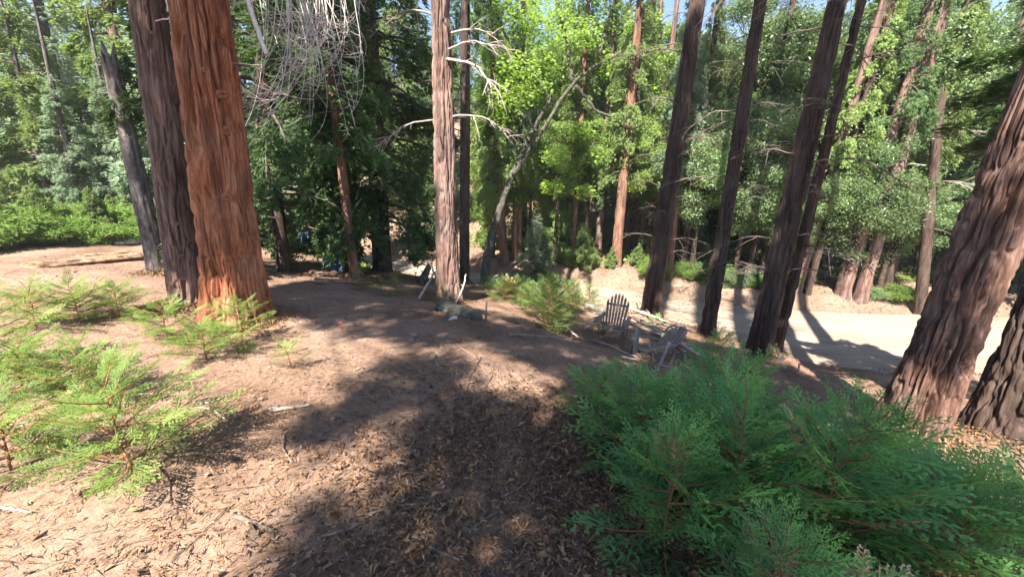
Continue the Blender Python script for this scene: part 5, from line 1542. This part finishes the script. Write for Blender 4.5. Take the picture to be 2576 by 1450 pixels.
pa, pb = at_depth(716, 566, tt + .6), at_depth(884, 572, tt - .1)
tc = np.linspace(0, 1, 14)[:, None]
cp = pa + (pb - pa) * tc - np.array([0, 0, .16]) * 4 * tc * (1 - tc)
tag(link('cord', MB().tube(cp - cp[0], .005, 5).mesh('cord', MAT['dead_dark'], True), None, cp[0]), 'thin sagging cord strung between cedars above the blue tarps', 'cord')

# ------------------------------------------------------------------ marker flags and the tool
def pin_flag(label, u, v, hgt=.2, lying=False, s=1.0, yaw=0.0):
    g = on_ground(u, v)
    o = root('marker_flag', g, label, 'flag', 'pink marker flags', yaw)
    if lying:
        o.rotation_euler = (0, 1.35, yaw)
    hgt *= .8; s *= .6
    link('wire', MB().tube([(0, 0, -.05), (0.004, 0, hgt * .5), (0, 0, hgt)], .0025, 5).mesh('flag_wire', MAT['wire']), o)
    n = 6; x = np.linspace(0, .09 * s, n)
    V = np.vstack([np.stack([x, .012 * np.sin(x * 60), np.full(n, hgt)], 1), np.stack([x * .9, .012 * np.sin(x * 60 + .5), np.full(n, hgt - .065 * s) - x * .25], 1)])
    j = np.arange(n - 1)
    fl = link('cloth', MB().add(V, np.stack([j, j + 1, n + j + 1, n + j], 1)).mesh('flag_cloth', MAT['flag'], True), o)
    fl.modifiers.new('thickness', 'SOLIDIFY').thickness = .002
pin_flag('pink marker flag standing on the shaded soil right of the red cedar', 853, 826, .1, s=.75, yaw=.5)
pin_flag('pink marker flag fallen flat near the foot of the red cedar', 760, 836, .12, True, 1.0, 2.6)
pin_flag('pink marker flag at the end of the mossy log', 1110, 768, .1, s=1.1, yaw=.3)
pin_flag('pink marker flag at the road edge nearest the stout cedar', 1979, 916, .1, s=.7)
pin_flag('pink marker flag at the road edge, middle of three', 1991, 916, .1, s=.8, yaw=.6)
pin_flag('pink marker flag at the road edge, last of three', 2004, 918, .1, s=.8, yaw=-.5)
pin_flag('pink marker flag alone further down the slope', 2053, 936, .1, s=.9, yaw=.4)
g = on_ground(1963, 908)
o = root('digging_tool', g, 'long-handled tool with a yellow collar leaning on the stout cedar', 'tool')
tip = at_depth(1944, 852, project(g)[2] + .15) - g
link('handle', MB().tube([tip * .2, tip * .6, tip], .014, 8).mesh('tool_handle', MAT['stick'], True), o)
link('collar', MB().tube([tip * .1, tip * .2], .018, 8).mesh('tool_collar', MAT['yellow'], True), o)
link('blade', prism(MB(), [(-.06, -.12), (.06, -.12), (.07, .1), (.02, .14), (-.02, .14), (-.07, .1)], .008, rx(.2), (0, 0, 0)).mesh('tool_blade', MAT['steel']), o)

# dead orange boughs by the chairs
for k, (u, v, lab) in enumerate(((1505, 868, 'orange dead cedar bough drooping in front of the upright chair'), (1475, 850, 'orange dead cedar bough left of the upright chair'), (1640, 935, 'orange dead bough among the stakes'), (1350, 835, 'brown dead bough behind the mound crest'))):
    g = on_ground(u, v)
    o = root('dead_bough', g + np.array([0, 0, .05]), lab, 'branch', 'dead orange boughs')
    for i in range(5):
        link('spray', SPRAY_DEAD[i % 3], o, (rr.normal(0, .06), rr.normal(0, .06), .05 + .04 * i), (rr.normal(0, .5), rr.uniform(-.5, .3), rr.uniform(0, 6.28)), rr.uniform(.22, .36))

# ------------------------------------------------------------------ low leafy cover on the forest floor
def cover():
    rng = np.random.default_rng(301)
    n = 70000
    y = 15.5 + 34 * rng.uniform(0, 1, n) ** 1.3; x = rng.uniform(-1.4, 1.5, n) * y
    df = poly_dist(x, y, road_far); dn = poly_dist(x, y, road_near)
    keep = (((x > -6) & (df > 1.6)) | ((x <= -6) & ((dn < -1.2) | (df > 1.2)))) & (vnoise(x * .6, y * .6, seed=55) + rng.uniform(-.2, .2, n) > .38)
    x, y = x[keep], y[keep]; n = len(x)
    z = h(x, y, False) + rng.uniform(0, .45, n) * vnoise(x * .5, y * .5, seed=56)
    D = rng.normal(0, 1, (n, 3)) * np.array([1, 1, .5]) + np.array([0, 0, .3])
    b = MB().leaves(np.stack([x, y, z], 1), D, np.array([0, -.3, 1.0]) + rng.normal(0, .5, (n, 3)), rng.uniform(.1, .3, n), rng.uniform(.05, .13, n), 0, np.clip(rng.normal(.35, .25, n), 0, 1))
    tag(link('undergrowth', b.mesh('undergrowth', MAT['oak_sun'])), 'low green ground cover between the trees of the wood', 'undergrowth', None, 'stuff')
cover()

# ------------------------------------------------------------------ ground litter
def fan(rng, n, r0, r1, power, half=1.25):
    r = r0 + (r1 - r0) * rng.uniform(0, 1, n) ** power
    a = rng.uniform(-half, half, n)
    return r * np.sin(a), r * np.cos(a)
def litter():
    rng = np.random.default_rng(71)
    b = MB()
    # needles and twig bits
    n = 95000
    x, y = fan(rng, n, .9, 13, 1.5)
    dn = poly_dist(x, y, road_near)
    keep = (dn < -.15) & (vnoise(x * 1.1, y * 1.1, seed=21) * .6 + vnoise(x * 4, y * 4, seed=22) * .5 + rng.uniform(-.22, .22, n) > .42)
    x, y = x[keep], y[keep]; n = len(x)
    z = h(x, y)
    a = rng.uniform(0, 6.28, n)
    sc = 1 + .12 * np.hypot(x, y)
    D = np.stack([np.cos(a), np.sin(a), rng.normal(0, .18, n)], 1)
    b.leaves(np.stack([x, y, z + .006 + rng.uniform(0, .012, n)], 1), D, np.array([0, 0, 1.0]) + rng.normal(0, .3, (n, 3)), rng.uniform(.015, .07, n) * sc, rng.uniform(.0018, .0045, n) * sc, 0, np.clip(rng.normal(.5, .3, n), 0, 1), fold=.02)
    # curled leaf scraps
    n = 42000
    x, y = fan(rng, n, .9, 12, 1.5)
    dn = poly_dist(x, y, road_near)
    dens = vnoise(x * .7, y * .7, seed=23) * .6 + vnoise(x * 3.3, y * 3.3, seed=24) * .45 + .28 * np.exp(-((x - .4) ** 2 + (y - 2.0) ** 2) / 2.0) + .1 * (x < -1.5) - .35 * np.exp(-((x - .2) ** 2 + (y - 4.3) ** 2) / 2.2)
    keep = (dn < -.1) & (dens + rng.uniform(-.3, .3, n) > .5)
    x, y = x[keep], y[keep]; n = len(x)
    z = h(x, y)
    a = rng.uniform(0, 6.28, n)
    D = np.stack([np.cos(a), np.sin(a), rng.normal(0, .3, n)], 1)
    b.leaves(np.stack([x, y, z + .01 + rng.uniform(0, .02, n)], 1), D, np.array([0, 0, 1.0]) + rng.normal(0, .5, (n, 3)), np.clip(rng.lognormal(-3.9, .5, n), .006, .08), np.clip(rng.lognormal(-4.75, .5, n), .003, .03), 0, np.clip(rng.normal(.5, .32, n), 0, 1), fold=.35)
    # matted duff of leaves and bark bits, tinted dark to deepen the foreground shade
    n = 26000
    x = rng.normal(.25, .75, n); y = rng.normal(1.9, .75, n)
    keep = (y > .8) & (vnoise(x * 2.2, y * 2.2, seed=25) + rng.uniform(-.2, .2, n) > .3)
    x, y = x[keep], y[keep]; n = len(x)
    a = rng.uniform(0, 6.28, n)
    D = np.stack([np.cos(a), np.sin(a), rng.normal(0, .35, n)], 1)
    b.leaves(np.stack([x, y, h(x, y) + .006 + rng.uniform(0, .022, n)], 1), D, np.array([0, 0, 1.0]) + rng.normal(0, .55, (n, 3)), np.clip(rng.lognormal(-3.5, .5, n), .01, .09), np.clip(rng.lognormal(-4.4, .5, n), .004, .035), 0, np.clip(rng.normal(.22, .25, n), 0, 1), fold=.3)
    # needle drifts round the trunk feet
    for T in (T_red, T_twin, T_snag, T_mid, T_mid2, T1, T2, T3, T3b, T_big, T_edge):
        n = 3200
        a0 = rng.uniform(0, 6.28, n); rd = T['r0'] * (.9 + rng.exponential(.55, n))
        x = T['base'][0] + np.cos(a0) * rd; y = T['base'][1] + np.sin(a0) * rd
        z = h(x, y) + rng.uniform(0, .12, n) * np.exp(-(rd / T['r0'] - 1) * 1.5)
        a = rng.uniform(0, 6.28, n)
        D = np.stack([np.cos(a), np.sin(a), rng.normal(0, .35, n)], 1)
        b.leaves(np.stack([x, y, z], 1), D, np.array([0, 0, 1.0]) + rng.normal(0, .6, (n, 3)), rng.uniform(.03, .1, n), rng.uniform(.006, .022, n), 0, np.clip(rng.normal(.4, .25, n), 0, 1), fold=.3)
    # clods, cones and scraps along the far bank and the road edges
    n = 26000
    x = rng.uniform(-8, 18, n); y = rng.uniform(6, 24, n)
    df = poly_dist(x, y, road_far); dn = poly_dist(x, y, road_near)
    keep = ((df > -.25) & (df < 5)) | ((dn > -.3) & (dn < .35)) | (rng.uniform(0, 1, n) < .03)
    x, y = x[keep], y[keep]; n = len(x)
    a = rng.uniform(0, 6.28, n)
    D = np.stack([np.cos(a), np.sin(a), rng.normal(0, .5, n)], 1)
    b.leaves(np.stack([x, y, h(x, y) + .02], 1), D, np.array([0, 0, 1.0]) + rng.normal(0, .7, (n, 3)), rng.uniform(.03, .14, n), rng.uniform(.02, .06, n), 0, np.clip(rng.normal(.55, .3, n), 0, 1), fold=.4)
    o = link('needle_litter', b.mesh('needle_litter', MAT['litter']))
    tag(o, 'dry needles and leaf scraps strewn over the soil', 'litter', None, 'stuff')
    # pebbly clods on the bank and road edge
litter()
def oak_leaf_mesh(seed):
    rng = np.random.default_rng(seed)
    b = MB()
    n = 1
    P = np.zeros((1, 3)); L2 = LOBES.copy()
    lobed_leaves(b, P, np.array([[0, 1.0, .1]]), np.array([[0, 0, 1.0]]), np.array([1.0]))
    V = b.v[0]
    V[:, 2] += .35 * V[:, 0] ** 2 * rng.uniform(.3, 1.8) + .3 * (V[:, 1] - .3) ** 2 * rng.uniform(-.5, 1.5) + .1 * np.sin(V[:, 1] * 7 + seed)
    V[:, 0] *= rng.uniform(.6, .9)
    return b.mesh('dead_leaf', MAT['oak_dead'])
OAKL = [oak_leaf_mesh(i) for i in range(6)]
rl = np.random.default_rng(31)
cnt = 0
while cnt < 290:
    x, y = fan(rl, 1, 1.0, 5.5, 1.2, 1.0)
    x, y = float(x[0]), float(y[0])
    dens = .16 + .8 * math.exp(-((x - .35) ** 2 + (y - 1.9) ** 2) / 1.1) + .25 * (x < -1.0 and y < 3) - .5 * math.exp(-((x - .2) ** 2 + (y - 4.0) ** 2) / 1.6)
    if rl.uniform() > dens: continue
    cnt += 1
    o = link('dead_leaf', OAKL[int(rl.integers(6))], None, (x, y, hz(x, y) + .012), (rl.normal(0, .35), rl.normal(0, .35), rl.uniform(0, 6.28)), rl.uniform(.04, .085))
    tag(o, 'dry tan lobed leaf lying on the litter', 'leaf', 'dead lobed leaves on the ground')
# small twigs everywhere
cnt = 0
TWIG = []
for i in range(8):
    rng = np.random.default_rng(800 + i)
    P = wiggle((-.5, 0, 0), (.5, 0, 0), 12, .07, rng); P[:, 2] = np.abs(P[:, 2]) * .5
    b = MB().tube(P, np.linspace(.014, .006, 12), 6)
    if i % 2:
        j = int(rng.integers(4, 8)); s = np.linspace(0, 1, 5)[:, None]
        b.tube(P[j] + np.array([.5, rng.choice([-1, 1]) * .5, .1]) * s * .3, np.linspace(.008, .004, 5), 5)
    TWIG.append(b.mesh('twig', MAT['stick'], True))
while cnt < 285:
    x, y = fan(rl, 1, 1.0, 8.5, 1.3, 1.05)
    x, y = float(x[0]), float(y[0])
    if float(poly_dist(np.array([x]), np.array([y]), road_near)[0]) > -.4: continue
    dens = .25 + .75 * math.exp(-((x - .4) ** 2 + (y - 1.9) ** 2) / 1.3)
    if rl.uniform() > dens: continue
    cnt += 1
    a = rl.uniform(0, 6.28); L = rl.uniform(.12, .5)
    z0, z1 = hz(x - math.cos(a) * L / 2, y - math.sin(a) * L / 2), hz(x + math.cos(a) * L / 2, y + math.sin(a) * L / 2)
    o = link('twig', TWIG[int(rl.integers(8))], None, (x, y, (z0 + z1) / 2 + .008), (rl.uniform(0, 6.28), -math.atan2(z1 - z0, L), a), (L, L * .75, L * .75) if L > .25 else (L, L, L))
    tag(o, 'small dry twig lying on the forest floor', 'twig', 'small twigs on the ground')

# ------------------------------------------------------------------ thin dusty air
hm = bpy.data.materials.new('dusty_air')
hm.use_nodes = True
hn = hm.node_tree.nodes
hn.remove(hn['Principled BSDF'])
pv = hn.new('ShaderNodeVolumePrincipled')
pv.inputs['Color'].default_value = (0.95, 0.96, 0.98, 1)
pv.inputs['Density'].default_value = 0.0011
pv.inputs['Anisotropy'].default_value = 0.2
hm.node_tree.links.new(pv.outputs[0], hn['Material Output'].inputs['Volume'])
hb = MB().box((0, 30, 20), (180, 160, 50))
tag(link('haze', hb.mesh('haze', hm)), 'thin dusty air between the trees', None, None, 'stuff')
